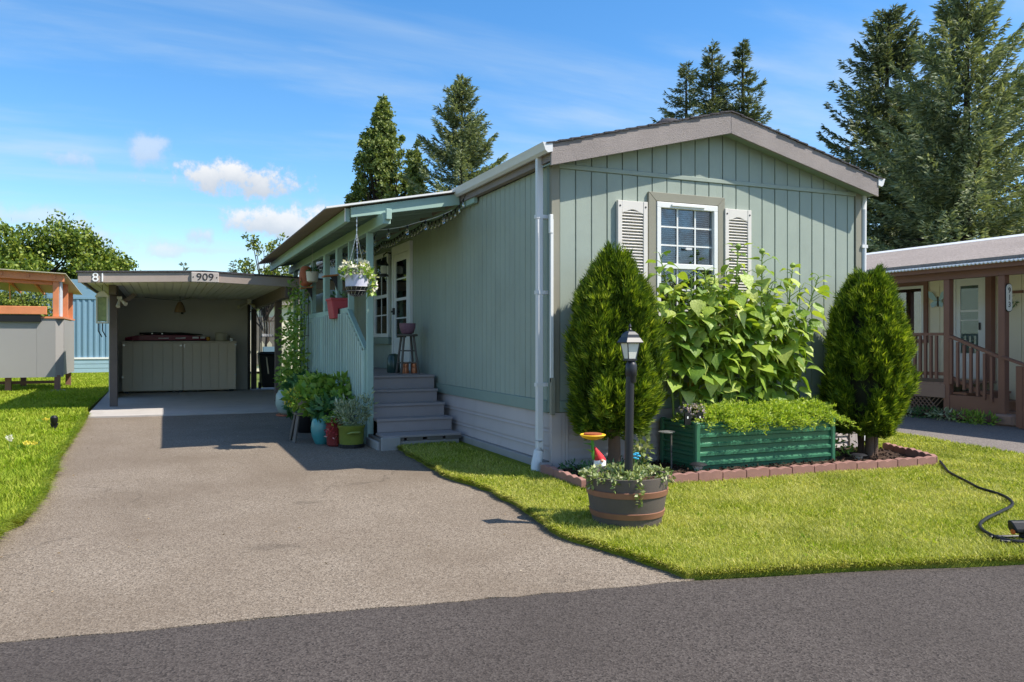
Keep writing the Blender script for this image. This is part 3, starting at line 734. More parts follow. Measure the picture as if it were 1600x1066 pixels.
def lights(name, label, pts, n, mat, sag, size=.028):
    t = thing(name, label, 'string lights', pts[0], 'porch string lights')
    P = []; L = [0]
    for a, b in zip(pts[:-1], pts[1:]):
        a, b = Vector(a), Vector(b)
        for i in range(8):
            s = i / 8; q = a.lerp(b, s); q.z -= sag * 4 * s * (1 - s); P.append(q)
    P.append(Vector(pts[-1]))
    MB().tube(P, .005, 5).build('cable', mat, t)
    cum = [0]
    for a, b in zip(P[:-1], P[1:]): cum.append(cum[-1] + (b - a).length)
    bulb = None; sock = None
    for i in range(n):
        d = cum[-1] * (i + .5) / n; j = max(k for k in range(len(cum)) if cum[k] <= d); j = min(j, len(P) - 2)
        q = P[j].lerp(P[j + 1], (d - cum[j]) / max(1e-6, cum[j + 1] - cum[j]))
        if bulb is None:
            s0 = MB().lathe([(.011, -.045), (.012, -.01), (.008, 0)], 0, 0, 0, 8); b0 = MB().lathe([(.004, -.13), (size * .7, -.115), (size, -.09), (size * .6, -.06), (.011, -.045)], 0, 0, 0, 10)
            WLOC['_z'] = Vector((0, 0, 0))
            sock = s0.build('socket', 'cable', t, smooth=True); bulb = b0.build('bulb', 'clearbulb', t, smooth=True)
            for ob, bb in ((sock, s0), (bulb, b0)):
                ob.data.vertices.foreach_set('co', np.array(bb.v, dtype=np.float32).ravel()); ob.data.update()
            so_, bo_ = sock, bulb
        else:
            so_ = sock.copy(); bo_ = bulb.copy()
            for x in (so_, bo_): COL.objects.link(x); x.parent = t
        for x in (so_, bo_): x.location = q - Vector(pts[0])
    return t
lights('string_lights', 'dark cable of clear bulbs along the home wall under the porch roof', [(-.09, 2.45, 3.36), (-.08, 3.2, 3.24), (-.08, 4.4, 3.27), (-.08, 5.6, 3.26), (-.08, 7.0, 3.25), (-.08, 8.6, 3.22)], 34, 'cable', .05)
lights('string_lights', 'pale cable of clear bulbs swagged from the wall to the porch beam', [(-.18, 2.74, 3.20), (-.62, 2.9, 3.03), (-1.12, 3.1, 2.92)], 4, 'whitecable', .02, .034)
lights('string_lights', 'clear bulbs strung between the porch posts under the beam', [(-1.13, 3.2, 2.88), (-1.13, 4.5, 2.88), (-1.13, 5.6, 2.88), (-1.13, 6.7, 2.87), (-1.13, 8.0, 2.86), (-1.13, 9.4, 2.86)], 26, 'cable', .09, .034)

# ------------------------------------------------------------------ carport
cp = thing('carport', 'brown timber carport with flat roof over a concrete slab', 'carport', (-3.2, 13, -.02))
CX0, CX1, CY0, CY1 = -5.34, -.2, 9.5, 17.2
def cpz(x): return 2.70 + .085 * (1 - abs(x + 3.1) / 2.24)
def cpslab(za, zb, mat, name, y0, y1, x0=CX0, x1=CX1, bev=0):
    pts = [(x0, y0, cpz(x0) + za), (-3.1, y0, cpz(-3.1) + za), (x1, y0, cpz(x1) + za), (x1, y0, cpz(x1) + zb), (-3.1, y0, cpz(-3.1) + zb), (x0, y0, cpz(x0) + zb)]
    return MB().prism(pts, (0, y1 - y0, 0)).build(name, mat, cp, bevel=bev)
cpslab(-.205, -.012, 'cpbrown', 'front_fascia', CY0, CY0 + .04, bev=.005)
cpslab(-.01, .02, 'shingle', 'roof', CY0 - .03, CY1, CX0 - .03, CX1 + .03)
n = 31
for k in range(n):
    x0 = CX0 + .06 + (CX1 - CX0 - .12) * k / n; x1 = CX0 + .06 + (CX1 - CX0 - .12) * (k + 1) / n
    # ribbed ceiling panel
    p = [(x0 + .004, CY0 + .045, 2.565), (x1 - .012, CY0 + .045, 2.565), (x1 - .012, CY0 + .045, 2.585), (x0 + .004, CY0 + .045, 2.585)]
    MB().prism(p, (0, CY1 - CY0 - .1, 0)).build('ceiling_panel', 'cpceil', cp)
bx('ceiling_backing', 'cpceil', cp, CX0 + .05, CY0 + .045, 2.588, CX1 - .05, CY1 - .05, 2.60)
bx('side_fascia', 'cpbrown', cp, CX0, CY0 + .042, 2.53, CX0 + .04, CY1, 2.685)
bx('beam', 'cppost', cp, -4.90, 11.0, 2.37, -4.76, CY1 - .1, 2.56, bevel=.006)
bx('beam', 'cppost', cp, -1.50, 9.62, 2.30, -1.36, CY1 - .1, 2.56, bevel=.006)
for (x, y) in ((-4.83, 11.5), (-1.40, 11.55), (-4.83, 16.9), (-1.42, 16.9)):
    bx('post', 'cppost', cp, x - .075, y - .075, -.03, x + .075, y + .075, 2.37, bevel=.008)
bx('post_head', 'cppost', cp, -4.92, 11.38, 2.371, -4.74, 11.62, 2.564, bevel=.006)
MB().bar((-4.83, 11.42, 2.05), (-4.42, 11.42, 2.40), .05, .09).build('knee_brace', 'cppost', cp)
bx('back_wall', 'cpwall', cp, -5.1, 16.65, -.02, -1.62, 16.75, 2.56)
bx('back_wall_edge', 'blackplastic', cp, -1.62, 16.4, -.02, -1.56, 16.78, 2.52)
bx('side_wall', 'cpwall', cp, -5.08, 14.2, -.02, -5.0, 16.64, 2.5)
text_obj('house_number', '81', .24, 'num_white', cp, (-4.98, CY0 - .012, 2.60), (rad(90), 0, 0), .008)
sg = thing('number_sign', 'weathered plate reading 909 on the carport fascia', 'sign', (-3.08, CY0 - .03, 2.56))
MB().box(-3.34, CY0 - .05, 2.565, -2.82, CY0 - .003, 2.765).build('plate', 'plate', sg, bevel=.01)
text_obj('numerals', '909', .20, 'num_dark', sg, (-3.08, CY0 - .052, 2.665), (rad(90), 0, 0), .005, font_scale=1.12)
for x in (-3.30, -2.86): MB().tube([(x, CY0 - .056, 2.665), (x, CY0 - .049, 2.665)], .012, 8).build('screw', 'num_dark', sg)
# things at the carport
sf = thing('spotlight', 'small white twin spotlight under the left end of the carport', 'lamp', (-4.70, 11.35, 2.2))
MB().box(-4.76, 11.30, 2.28, -4.66, 11.40, 2.34).build('mount', 'potwhite', sf, bevel=.006)
for dx, dz in ((-.02, -.17), (.09, -.12)):
    MB().tube([(-4.71, 11.33, 2.29), (-4.71 + dx * .7, 11.30, 2.29 + dz * .5), (-4.71 + dx * 1.4, 11.24, 2.29 + dz)], [.022, .028, .045], 10).build('head', 'potwhite', sf, smooth=True)
bf = thing('bird_feeder', 'mesh sided bird feeder with peaked white roof hanging by the carport post', 'bird feeder', (-5.03, 11.1, 1.42))
MB().box(-5.11, 11.03, 1.80, -4.93, 11.17, 2.30).build('seed_tube', 'feedmesh', bf)
fr = MB()
for x in (-5.125, -4.925):
    for y_ in (11.015, 11.175): fr.box(x - .014, y_ - .014, 1.78, x + .014, y_ + .014, 2.31)
fr.box(-5.14, 11.0, 1.755, -4.91, 11.19, 1.785); fr.build('frame', 'potwhite', bf)
MB().prism([(-5.16, 10.99, 2.31), (-4.89, 10.99, 2.31), (-4.95, 10.99, 2.39), (-5.02, 10.99, 2.43), (-5.10, 10.99, 2.39)], (0, .21, 0)).build('roof', 'potwhite', bf)
for x in (-5.10, -5.02): MB().tube([(x, 11.1, 1.757), (x, 11.1, 1.60), (x + .07, 11.1, 1.47)], .012, 6).build('perch', 'blackplastic', bf)
MB().tube([(-5.02, 11.1, 2.42), (-5.02, 11.1, 2.57)], .006, 6).build('hook', 'black', bf)
nest = thing('hanging_bell', 'tan bell shaped ornament hanging from the carport ceiling', 'ornament', (-3.45, 15.2, 2.1))
MB().lathe([(.13, 0), (.14, .03), (.11, .15), (.07, .24), (.02, .29)], -3.45, 15.2, 2.14, 14).build('bell', 'bell', nest, smooth=True)
MB().lathe([(.03, 0), (.035, .03), (.01, .10)], -3.40, 15.12, 2.09, 8).build('clapper', 'blackplastic', nest)
MB().tube([(-3.45, 15.2, 2.42), (-3.45, 15.2, 2.57)], .008, 6).build('cord', 'cable', nest)
MB().tube([(-4.3, 15.2, 2.52), (-3.8, 15.2, 2.47), (-3.45, 15.2, 2.46), (-3.2, 15.2, 2.53)], .006, 5).build('wire', 'cable', nest)
sec = thing('security_light', 'small tan floodlight at the right end of the carport ceiling', 'lamp', (-1.65, 15.9, 2.3))
MB().box(-1.70, 15.85, 2.42, -1.60, 15.95, 2.56).build('mount', 'potwhite', sec)
for dx in (-.16, .10): MB().tube([(-1.65, 15.9, 2.44), (-1.65 + dx, 15.8, 2.38), (-1.65 + dx * 1.8, 15.7, 2.33)], [.025, .035, .06], 10).build('head', 'beige', sec, smooth=True)
# storage cabinet
cb = thing('storage_cabinet', 'long taupe storage cabinet with planked doors at the carport back', 'cabinet', (-3.42, 16.3, -.02))
X0, X1, YF = -4.86, -1.99, 15.98
bx('carcass', 'cabinet', cb, X0 + .03, YF + .04, .05, X1 - .02, 16.62, 1.33)
bx('top', 'cabinet', cb, X0 - .02, YF - .03, 1.335, X1 + .03, 16.63, 1.375, bevel=.006)
for x in (X0 + .1, -3.42, X1 - .1): bx('foot', 'blackplastic', cb, x - .05, YF + .06, -.02, x + .05, 16.5, .05)
XM = -3.36
for a, b, nb in ((X0, XM - .012, 6), (XM + .012, X1, 6)):
    dr = MB().box(a, YF + .012, .035, b, YF + .036, 1.33).build('door', 'cabinet', cb)
    w = (b - a) / nb
    for k in range(nb): bx('board', 'cabinet', dr, a + k * w + .004, YF - .004, .037, a + (k + 1) * w - .004, YF + .011, 1.328, bevel=.003)
for x, z in ((X0 + .04, 1.27), (XM - .06, 1.26), (X0 + .01, .42), (X1 - .01, .44), (X1 - .01, 1.28)): bx('hinge', 'chain', cb, x - .03, YF - .016, z - .018, x + .03, YF - .005, z + .018)
bx('hasp', 'chain', cb, XM + .02, YF - .025, 1.20, XM + .05, YF - .005, 1.29)
for x in (-3.6, -3.0): MB().tube([(x, YF - .01, .03), (x + .02, YF - .05, .0)], .014, 6).build('door_stay', 'chain', cb)
# on the cabinet
kp = MB(); pr = []
for i in range(13):
    s = i / 12; x = -4.80 + s * 2.05; hw = .13 * (1 - (2 * s - 1) ** 6) + .02; hh = .075 * (1 - .5 * (2 * s - 1) ** 4)
    pr.append([(x, 16.2 - hw, 1.40), (x, 16.2 + hw, 1.40), (x, 16.2 + hw * 1.1, 1.40 + 2 * hh), (x, 16.2 - hw * 1.1, 1.40 + 2 * hh)])
vs_ = [p for q in pr for p in q]; fs_ = [(0, 1, 2, 3), (51, 50, 49, 48)]
for i in range(12):
    for k in range(4): fs_.append((i * 4 + k, i * 4 + (k + 1) % 4, i * 4 + 4 + (k + 1) % 4, i * 4 + 4 + k))
kt = thing('long_case', 'long maroon moulded case with pale patches lying on the storage cabinet', 'case', (-3.8, 16.2, 1.376))
kp.add(vs_, fs_); kp.build('shell', 'maroon', kt, bevel=.012)
for x0, x1 in ((-3.98, -3.72), (-3.55, -3.3), (-3.12, -2.96), (-2.92, -2.80)): bx('patch', 'palegrey', kt, x0, 16.043, 1.45, x1, 16.052, 1.50)
MB().box(-2.76, 16.06, 1.39, -2.66, 16.32, 1.50).build('tip', 'yellow', kt, bevel=.03)
bx('cradle', 'blackplastic', kt, -4.6, 16.1, 1.376, -2.7, 16.3, 1.40)
ks = thing('ski_bag', 'slim black bag resting on top of the maroon case', 'bag', (-3.8, 16.22, 1.56))
MB().tube([(-4.45, 16.22, 1.585), (-4.0, 16.22, 1.58), (-3.4, 16.22, 1.58), (-2.85, 16.22, 1.555)], [.03, .045, .04, .012], 8).build('sleeve', 'blackplastic', ks, smooth=True)
for x in (-4.15, -3.9): bx('buckle', 'chain', ks, x, 16.165, 1.57, x + .03, 16.176, 1.60)
cn = thing('canister', 'ribbed beige canister standing at the right end of the cabinet', 'canister', (-2.36, 16.2, 1.376))
MB().lathe([(.13, 0), (.17, .02), (.17, .2), (.155, .215), (.155, .24), (.05, .25)], -2.36, 16.2, 1.376, 18).build('drum', 'beige', cn, smooth=True)
for k in range(5): MB().lathe([(.172, .03 + k * .035), (.176, .04 + k * .035), (.172, .05 + k * .035)], -2.36, 16.2, 1.376, 18).build('rib', 'beige', cn)
cu_ = thing('small_cup', 'small white cup beside the beige canister', 'cup', (-2.1, 16.1, 1.376))
MB().lathe([(.04, 0), (.048, .09), (.045, .09), (.03, .02)], -2.1, 16.1, 1.376, 12).build('cup', 'white', cu_, smooth=True)
# wheelie bin and rack behind the carport
wb = thing('wheelie_bin', 'black wheelie bin behind the right carport post', 'bin', (-1.05, 16.2, -.02))
MB().hexa([(-1.28, 15.95, .06), (-.86, 15.95, .06), (-.86, 16.4, .06), (-1.28, 16.4, .06), (-1.36, 15.86, 1.0), (-.78, 15.86, 1.0), (-.78, 16.5, 1.0), (-1.36, 16.5, 1.0)]).build('body', 'blackplastic', wb, bevel=.03)
MB().hexa([(-1.39, 15.83, 1.002), (-.75, 15.83, 1.002), (-.75, 16.53, 1.002), (-1.39, 16.53, 1.002), (-1.33, 15.88, 1.08), (-.81, 15.88, 1.08), (-.81, 16.5, 1.06), (-1.33, 16.5, 1.06)]).build('lid', 'blackplastic', wb, bevel=.02)
MB().tube([(-1.38, 15.80, 1.0), (-1.2, 15.78, 1.02), (-.78, 15.80, 1.0)], .02, 8).build('handle', 'blackplastic', wb)
for x in (-1.31, -.83): MB().tube([(x - .03, 16.4, .10), (x + .03, 16.4, .10)], .1, 14).build('wheel', 'blackplastic', wb)
MB().bar((-1.18, 15.865, .92), (-1.12, 15.90, .45), .05, .015).build('strap', 'cpceil', wb)
rk = thing('metal_rack', 'tall dark iron rack with pale oddments behind the wheelie bin', 'rack', (-.75, 18.5, -.02))
for x in (-1.05, -.5):
    for y_ in (18.4, 18.8): MB().tube([(x, y_, -.1), (x, y_, 2.35)], .018, 6).build('upright', 'black', rk)
for z in (.4, 1.0, 1.5, 2.0): bx('shelf', 'black', rk, -1.06, 18.38, z, -.49, 18.82, z + .02)
for i in range(7): MB().tube([(-1.0 + .08 * i, 18.4, 1.52), (-.98 + .07 * i, 18.39, 1.75), (-1.02 + .085 * i, 18.4, 1.98)], .01, 5).build('scroll', 'chain', rk)
bx('box', 'palegrey', rk, -1.02, 18.42, 1.521, -.7, 18.7, 1.60); bx('box', 'blue', rk, -.98, 18.42, 1.021, -.62, 18.7, 1.2)

# ------------------------------------------------------------------ plants helpers
G = np.random.default_rng(5)
def clump(g, c, r, n, size, droop=.3, upb=.3, wid=.45):
    """n leaves inside an ellipsoid r at c, pointing outwards"""
    d = rand_dirs(g, n); rad_ = g.uniform(.35, 1, (n, 1)) ** .5
    P = np.array(c) + d * rad_ * np.array(r)
    D = unit(d * .8 + rand_dirs(g, n) * .8 + np.array([0, 0, upb - droop])) * (size * g.uniform(.6, 1.3, (n, 1)))
    S = side_of(D, g) * (np.linalg.norm(D, axis=1, keepdims=True) * wid)
    return leaves(P, D, S)
def stems(pairs, r=.006, n=5):
    b = MB()
    for a, c in pairs: b.tube([a, ((a[0] + c[0]) / 2 + R.uniform(-.02, .02), (a[1] + c[1]) / 2 + R.uniform(-.02, .02), (a[2] + c[2]) / 2), c], [r, r * .85, r * .5], n, cap=False)
    return b

# ------------------------------------------------------------------ pots by the porch
def pot(name, label, loc, prof, mat, cat='plant pot'):
    t = thing(name, label, cat, loc)
    MB().lathe(prof, loc[0], loc[1], loc[2], 22).build('vessel', mat, t, smooth=True)
    rt, zt = prof[-1]
    MB().lathe([(rt * .3, zt - .035), (rt * .93, zt - .03), (rt * .93, zt - .022)], loc[0], loc[1], loc[2], 14).build('soil', 'soil', t)
    return t
def plant(t, mat, clumps, size, name='foliage', **k):
    v, f = join([clump(G, c, r, n, size, **k) for c, r, n in clumps]); return np_obj(name, v, f, mat, t)
GZ = -.048
p1 = pot('glazed_pot', 'low olive green glazed pot of silvery sage beside the bottom step', (-1.50, 3.10, GZ), [(.13, 0), (.155, .02), (.165, .08), (.17, .25), (.185, .27), (.19, .30), (.165, .30)], 'potgreen')
MB().tube([(-1.42, 2.92, .15), (-1.44, 2.88, .17), (-1.54, 2.88, .17), (-1.58, 2.93, .15)], .016, 8).build('handle', 'potgreen', p1, smooth=True)
MB().lathe([(.15, 0), (.175, .0), (.175, .05), (.16, .05)], -1.50, 3.10, GZ, 20).build('foot_ring', 'blackplastic', p1)
plant(p1, 'sage', [((-1.5, 3.1, .38), (.22, .2, .17), 420), ((-1.38, 3.05, .50), (.12, .12, .14), 150), ((-1.62, 3.1, .5), (.1, .1, .12), 110), ((-1.28, 2.98, .55), (.06, .06, .22), 60)], .075, upb=.9, wid=.28)
p2 = pot('red_pot', 'narrow dark red pot with trailing red flowers between teal and green pots', (-1.67, 3.32, GZ), [(.10, 0), (.12, .02), (.13, .3), (.14, .32), (.12, .32)], 'potred')
plant(p2, 'petalred', [((-1.70, 3.26, .18), (.12, .1, .16), 150)], .05)
plant(p2, 'veg', [((-1.68, 3.28, .32), (.14, .12, .1), 120)], .07)
p3 = pot('teal_pot', 'egg shaped turquoise glazed pot behind the green pot', (-1.80, 3.62, GZ), [(.09, 0), (.105, .02), (.145, .12), (.158, .22), (.142, .32), (.13, .36), (.11, .36)], 'potteal')
plant(p3, 'vegdark', [((-1.74, 3.62, .42), (.2, .2, .13), 190)], .13)
stand = thing('plant_stand', 'weathered wooden plant stand with splayed legs among the pots', 'plant stand', (-1.96, 4.05, GZ))
for dx, dy in ((-.15, -.15), (.15, -.15), (-.15, .15), (.15, .15)):
    MB().bar((-1.96 + dx * 1.25, 4.05 + dy * 1.25, GZ), (-1.96 + dx * .8, 4.05 + dy * .8, .34), .045, .03).build('leg', 'greywood', stand)
bx('top', 'greywood', stand, -2.12, 3.89, .34, -1.80, 4.21, .37)
p4 = pot('flower_pot', 'grey pot of yellow flowers on the wooden plant stand', (-1.96, 4.05, .371), [(.08, 0), (.12, .15), (.13, .16), (.11, .16)], 'concrete')
plant(p4, 'veg', [((-1.98, 4.0, .56), (.26, .22, .13), 220), ((-1.86, 3.9, .46), (.16, .12, .12), 90)], .12, wid=.6)
plant(p4, 'petalyel', [((-2.14, 3.98, .62), (.09, .08, .1), 60), ((-2.2, 4.0, .52), (.06, .06, .06), 30)], .05, name='flowers')
p5 = pot('navy_pot', 'navy blue pot of broad leaved plants against the porch balusters', (-1.56, 4.45, GZ), [(.13, 0), (.17, .1), (.2, .42), (.22, .5), (.18, .5)], 'potnavy')
stems([((-1.56, 4.45, .4), (-1.5 + R.uniform(-.3, .2), 4.4 + R.uniform(-.2, .2), R.uniform(.65, .9))) for k in range(9)], .01).build('stems', 'stem', p5)
plant(p5, 'veg', [((-1.42, 4.30, .68), (.22, .22, .18), 220), ((-1.72, 4.45, .74), (.2, .2, .13), 150), ((-1.4, 4.0, .52), (.16, .16, .14), 110)], .145, wid=.6)
plant(p5, 'petalpink', [((-1.86, 4.55, .74), (.1, .1, .14), 80)], .04, name='flowers')
p6 = pot('low_pot', 'dark trough of green leafy plants beside the navy pot', (-1.75, 5.2, GZ), [(.16, 0), (.2, .05), (.23, .32), (.2, .32)], 'blackplastic')
plant(p6, 'vegdark', [((-1.8, 5.2, .42), (.28, .3, .2), 260), ((-1.66, 5.8, .5), (.25, .3, .28), 200)], .15, wid=.55)
plant(p6, 'veg', [((-1.7, 5.0, .62), (.24, .26, .14), 150)], .14, wid=.6)
p7 = pot('sage_pot', 'round pale sage glazed pot on a terracotta saucer by the carport slab', (-1.62, 8.15, -.02), [(.14, 0), (.2, .04), (.26, .2), (.25, .38), (.2, .46), (.19, .47), (.17, .47)], 'potsage')
MB().lathe([(.2, -.055), (.25, -.02), (.25, .0), (.2, .0)], -1.62, 8.15, -.02, 20).build('saucer', 'terracotta', p7)
p8 = pot('dark_green_pot', 'large round dark green glazed pot of vines beside the sage pot', (-1.44, 7.45, GZ), [(.14, .03), (.2, .07), (.27, .22), (.26, .40), (.21, .48), (.2, .5), (.18, .5)], 'potdark')
MB().lathe([(.2, 0), (.25, .03), (.26, .05), (.2, .05)], -1.44, 7.45, GZ, 20).build('saucer', 'terracotta', p8)
plant(p8, 'vegdark', [((-1.48, 7.1, .55), (.32, .3, .22), 300), ((-1.42, 6.5, .5), (.25, .4, .3), 200)], .15, wid=.55)
plant(p7, 'veg', [((-1.6, 8.1, .62), (.24, .24, .2), 160)], .11)
vine = thing('climbing_vine', 'tall climbing vine on a wire trellis beside the porch posts', 'vine', (-1.42, 8.3, GZ))
tr_ = MB()
for k in range(5): tr_.tube([(-1.38, 7.5 + k * .42, .3), (-1.36, 7.5 + k * .42, 2.25)], .008, 5)
for k in range(6): tr_.tube([(-1.37, 7.4, .5 + k * .33), (-1.37, 9.3, .5 + k * .33)], .006, 5)
tr_.build('trellis', 'black', vine)
stems([((-1.45, 7.6 + k * .2, .35), (-1.42 + R.uniform(-.1, .1), 7.5 + k * .2, R.uniform(1.5, 2.3))) for k in range(9)], .008).build('stems', 'stem', vine)
cl = []
for k in range(38):
    z = R.uniform(.5, 1.9) if k < 30 else R.uniform(1.8, 2.45); cl.append(((-1.48 + R.uniform(-.16, .1), R.uniform(7.4, 9.2), z), (.16, .2, .17), 42 if z < 1.7 else 18))
plant(vine, 'veg', cl, .105, wid=.5)
# stool and what stands by the door
st = thing('stool', 'grey wooden bar stool beside the porch door', 'stool', (-.28, 4.62, DZ))
MB().lathe([(.15, 0), (.165, .008), (.165, .028), (.15, .035)], -.28, 4.62, DZ + .59, 20).build('seat', 'greywood', st, smooth=True)
for a in range(4):
    t = math.pi / 4 + a * math.pi / 2
    MB().tube([(-.28 + .2 * math.cos(t), 4.62 + .2 * math.sin(t), DZ), (-.28 + .11 * math.cos(t), 4.62 + .11 * math.sin(t), DZ + .59)], .019, 8).build('leg', 'greywood', st)
for z, r_ in ((.17, .174), (.36, .145)):
    for a in range(4):
        t = math.pi / 4 + a * math.pi / 2; t2 = t + math.pi / 2
        MB().tube([(-.28 + r_ * math.cos(t), 4.62 + r_ * math.sin(t), DZ + z), (-.28 + r_ * math.cos(t2), 4.62 + r_ * math.sin(t2), DZ + z)], .011, 6).build('rung', 'greywood', st)
p9 = pot('patterned_pot', 'purple patterned pot standing on the stool', (-.28, 4.62, DZ + .626), [(.075, 0), (.10, .02), (.125, .10), (.13, .17), (.115, .17)], 'potpurple')
wc = thing('watering_can', 'dark green watering can under the stool', 'watering can', (-.42, 4.9, DZ))
MB().lathe([(.10, 0), (.11, .02), (.105, .24), (.07, .30), (.04, .31)], -.42, 4.95, DZ, 14).build('can', 'potdark', wc, smooth=True)
MB().tube([(-.42, 4.86, DZ + .08), (-.42, 4.76, DZ + .2), (-.42, 4.74, DZ + .3)], .018, 8).build('spout', 'potdark', wc)
for i in range(2):
    tn = thing('copper_can', ('stacked copper coloured can under the stool, nearer the steps', 'copper coloured can under the stool, nearer the wall')[i], 'can', (-.33 + .14 * i, 4.55, DZ))
    for k in range(2): MB().lathe([(.05, 0), (.052, .01), (.052, .085), (.05, .09)], -.33 + .14 * i, 4.55, DZ + .092 * k, 14).build('can', 'brass', tn, smooth=True)
# red planter over the rail
rp = thing('rail_planter', 'red plastic planter saddled over the porch railing', 'planter', (PX0 - .03, 5.3, 1.75))
prof = [(-.16, 2.05), (-.12, 1.75), (-.05, 1.75), (-.05, 1.907), (.05, 1.907), (.05, 1.75), (.12, 1.75), (.16, 2.05)]
MB().prism([(PX0 - .03 + dx, 5.10, z) for dx, z in prof], (0, .42, 0)).build('tub', 'red', rp, bevel=.01)
MB().box(PX0 - .205, 5.085, 2.04, PX0 + .145, 5.535, 2.08).build('rim', 'red', rp, bevel=.008)
plant(rp, 'vegdark', [((PX0 - .03, 5.3, 2.10), (.12, .2, .05), 40)], .08)
# hanging basket
hb = thing('hanging_basket', 'lilac hanging basket of white petunias on chains from the porch end', 'hanging basket', (-1.52, 2.66, 1.98))
hx, hy = -1.52, 2.68
MB().lathe([(.145, .13), (.150, .25), (.155, .28), (.14, .28)], hx, hy, 1.97, 24).build('liner', 'basket', hb, smooth=True)
MB().lathe([(.02, 0), (.08, .02), (.125, .07), (.144, .13)], hx, hy, 1.97, 24).build('bowl', 'black', hb, smooth=True)
wm = MB()
for a in range(14):
    t = a * math.pi / 7
    wm.tube([(hx + .03 * math.cos(t), hy + .03 * math.sin(t), 1.972), (hx + .10 * math.cos(t + .2), hy + .10 * math.sin(t + .2), 1.998), (hx + .15 * math.cos(t + .45), hy + .15 * math.sin(t + .45), 2.10)], .003, 4, cap=False)
for r_, z in ((.09, 1.99), (.135, 2.045), (.150, 2.1)):
    wm.tube([(hx + r_ * math.cos(k * math.pi / 10), hy + r_ * math.sin(k * math.pi / 10), z) for k in range(21)], .003, 4, cap=False)
wm.build('wire_net', 'chain', hb)
for a in range(3):
    t = a * 2.094 + .4; ch = MB()
    p0 = Vector((hx + .145 * math.cos(t), hy + .145 * math.sin(t), 2.25)); p1_ = Vector((hx, hy, 2.80))
    for k in range(26):
        q0 = p0.lerp(p1_, k / 26); q1 = p0.lerp(p1_, (k + 1.15) / 26); ch.bar(q0, q1, .011 if k % 2 else .004, .004 if k % 2 else .011)
    ch.build('chain', 'chain', hb)
ch = MB()
for k in range(8):
    ch.bar((hx, hy, 2.80 + k * .03), (hx, hy, 2.834 + k * .03), .012 if k % 2 else .004, .004 if k % 2 else .012, (0, 1, 0))
ch.build('chain', 'chain', hb)
plant(hb, 'veg', [((hx, hy, 2.30), (.2, .2, .10), 220), ((hx + .17, hy, 2.15), (.07, .09, .16), 90)], .07, wid=.6)
plant(hb, 'petal', [((hx, hy, 2.36), (.19, .19, .09), 190), ((hx + .2, hy - .02, 2.16), (.06, .07, .14), 40), ((hx - .17, hy, 2.28), (.06, .08, .06), 30)], .05, name='flowers', wid=.9)
# shelf brackets on posts with pots
for (y_, z, lab) in ((5.35, 2.45, 'small cedar shelf on the wide porch post, empty'), (7.75, 2.40, 'small cedar shelf on the far porch post, under a cream pot')):
    s_ = thing('shelf', lab, 'shelf', (PX0 - .12, y_, z), 'cedar shelves on the porch posts')
    MB().hexa([(PX0 - .28, y_ - .10, z - .03), (PX0 - .047, y_ - .10, z), (PX0 - .047, y_ + .12, z), (PX0 - .28, y_ + .12, z - .03), (PX0 - .28, y_ - .10, z - .008), (PX0 - .047, y_ - .10, z + .022), (PX0 - .047, y_ + .12, z + .022), (PX0 - .28, y_ + .12, z - .008)]).build('board', 'wood', s_)
    MB().prism([(PX0 - .047, y_, z - .002), (PX0 - .16, y_, z - .018), (PX0 - .09, y_, z - .12), (PX0 - .047, y_, z - .25)], (0, .025, 0)).build('bracket', 'black', s_)
hp = thing('hanging_pot', 'cream hanging pot on a cord between the far porch posts', 'plant pot', (-1.33, 7.25, 2.45))
MB().lathe([(.07, 0), (.10, .02), (.115, .16), (.12, .19), (.10, .19)], -1.33, 7.25, 2.47, 16).build('vessel', 'potwhite', hp, smooth=True)
MB().tube([(-1.33, 7.25, 2.66), (-1.33, 7.25, 3.1)], .005, 5).build('cord', 'whitecable', hp)
plant(hp, 'vegdark', [((-1.33, 7.25, 2.68), (.1, .1, .06), 40)], .07)
tb = thing('terracotta_jar', 'mottled terracotta wall jar beside the cream hanging pot', 'jar', (-1.33, 8.05, 2.43))
MB().lathe([(.06, 0), (.12, .05), (.13, .2), (.10, .34), (.07, .38)], -1.36, 7.80, 2.425, 14).build('jar', 'terracotta', tb, smooth=True)

# ------------------------------------------------------------------ front garden
# bed soil
structure(MB().prism([(x, y, -.09) for x, y in ((-.14, -.02), (-.14, -1.10), (.7, -1.13), (4.12, -1.30), (4.62, -.4), (4.62, -.02))], (0, 0, .105)).build('garden_soil', 'soil'))
edge_t = thing('garden_edging', 'scalloped terracotta red edging stones round the front flower bed', 'edging', (2, -1.2, 0))
def edging(a, b, mat='edging'):
    a, b = Vector(a), Vector(b); d = (b - a); L = d.length; d.normalize(); nrm = Vector((-d.y, d.x, 0)); n = max(1, round(L / .28))
    w = L / n
    for k in range(n):
        p = a + d * (k * w); tilt = R.uniform(-.008, .008); h0 = .085 + R.uniform(-.006, .006)
        prof = []
        m = 12
        for i in range(m + 1):
            s = i / m; prof.append((s * (w - .006), h0 + .016 * abs(math.sin(math.pi * 2 * s)) + tilt * s))
        pts = [p + d * x + Vector((0, 0, z)) for x, z in prof] + [p + d * (w - .006) + Vector((0, 0, -.03)), p + Vector((0, 0, -.03))]
        MB().prism([q - nrm * .03 for q in pts], nrm * .06).build('edging_stone', mat, edge_t, bevel=.004)
edging((-.18, -.16, 0), (-.20, -1.10, 0)); edging((-.20, -1.16, 0), (.72, -1.20, 0)); edging((.72, -1.20, 0), (4.12, -1.37, 0)); edging((4.19, -1.32, 0), (4.66, -.2, 0))
bx('edging_stone', 'edgingrey', edge_t, -.17, -.14, -.03, -.05, -.04, .10, bevel=.01)
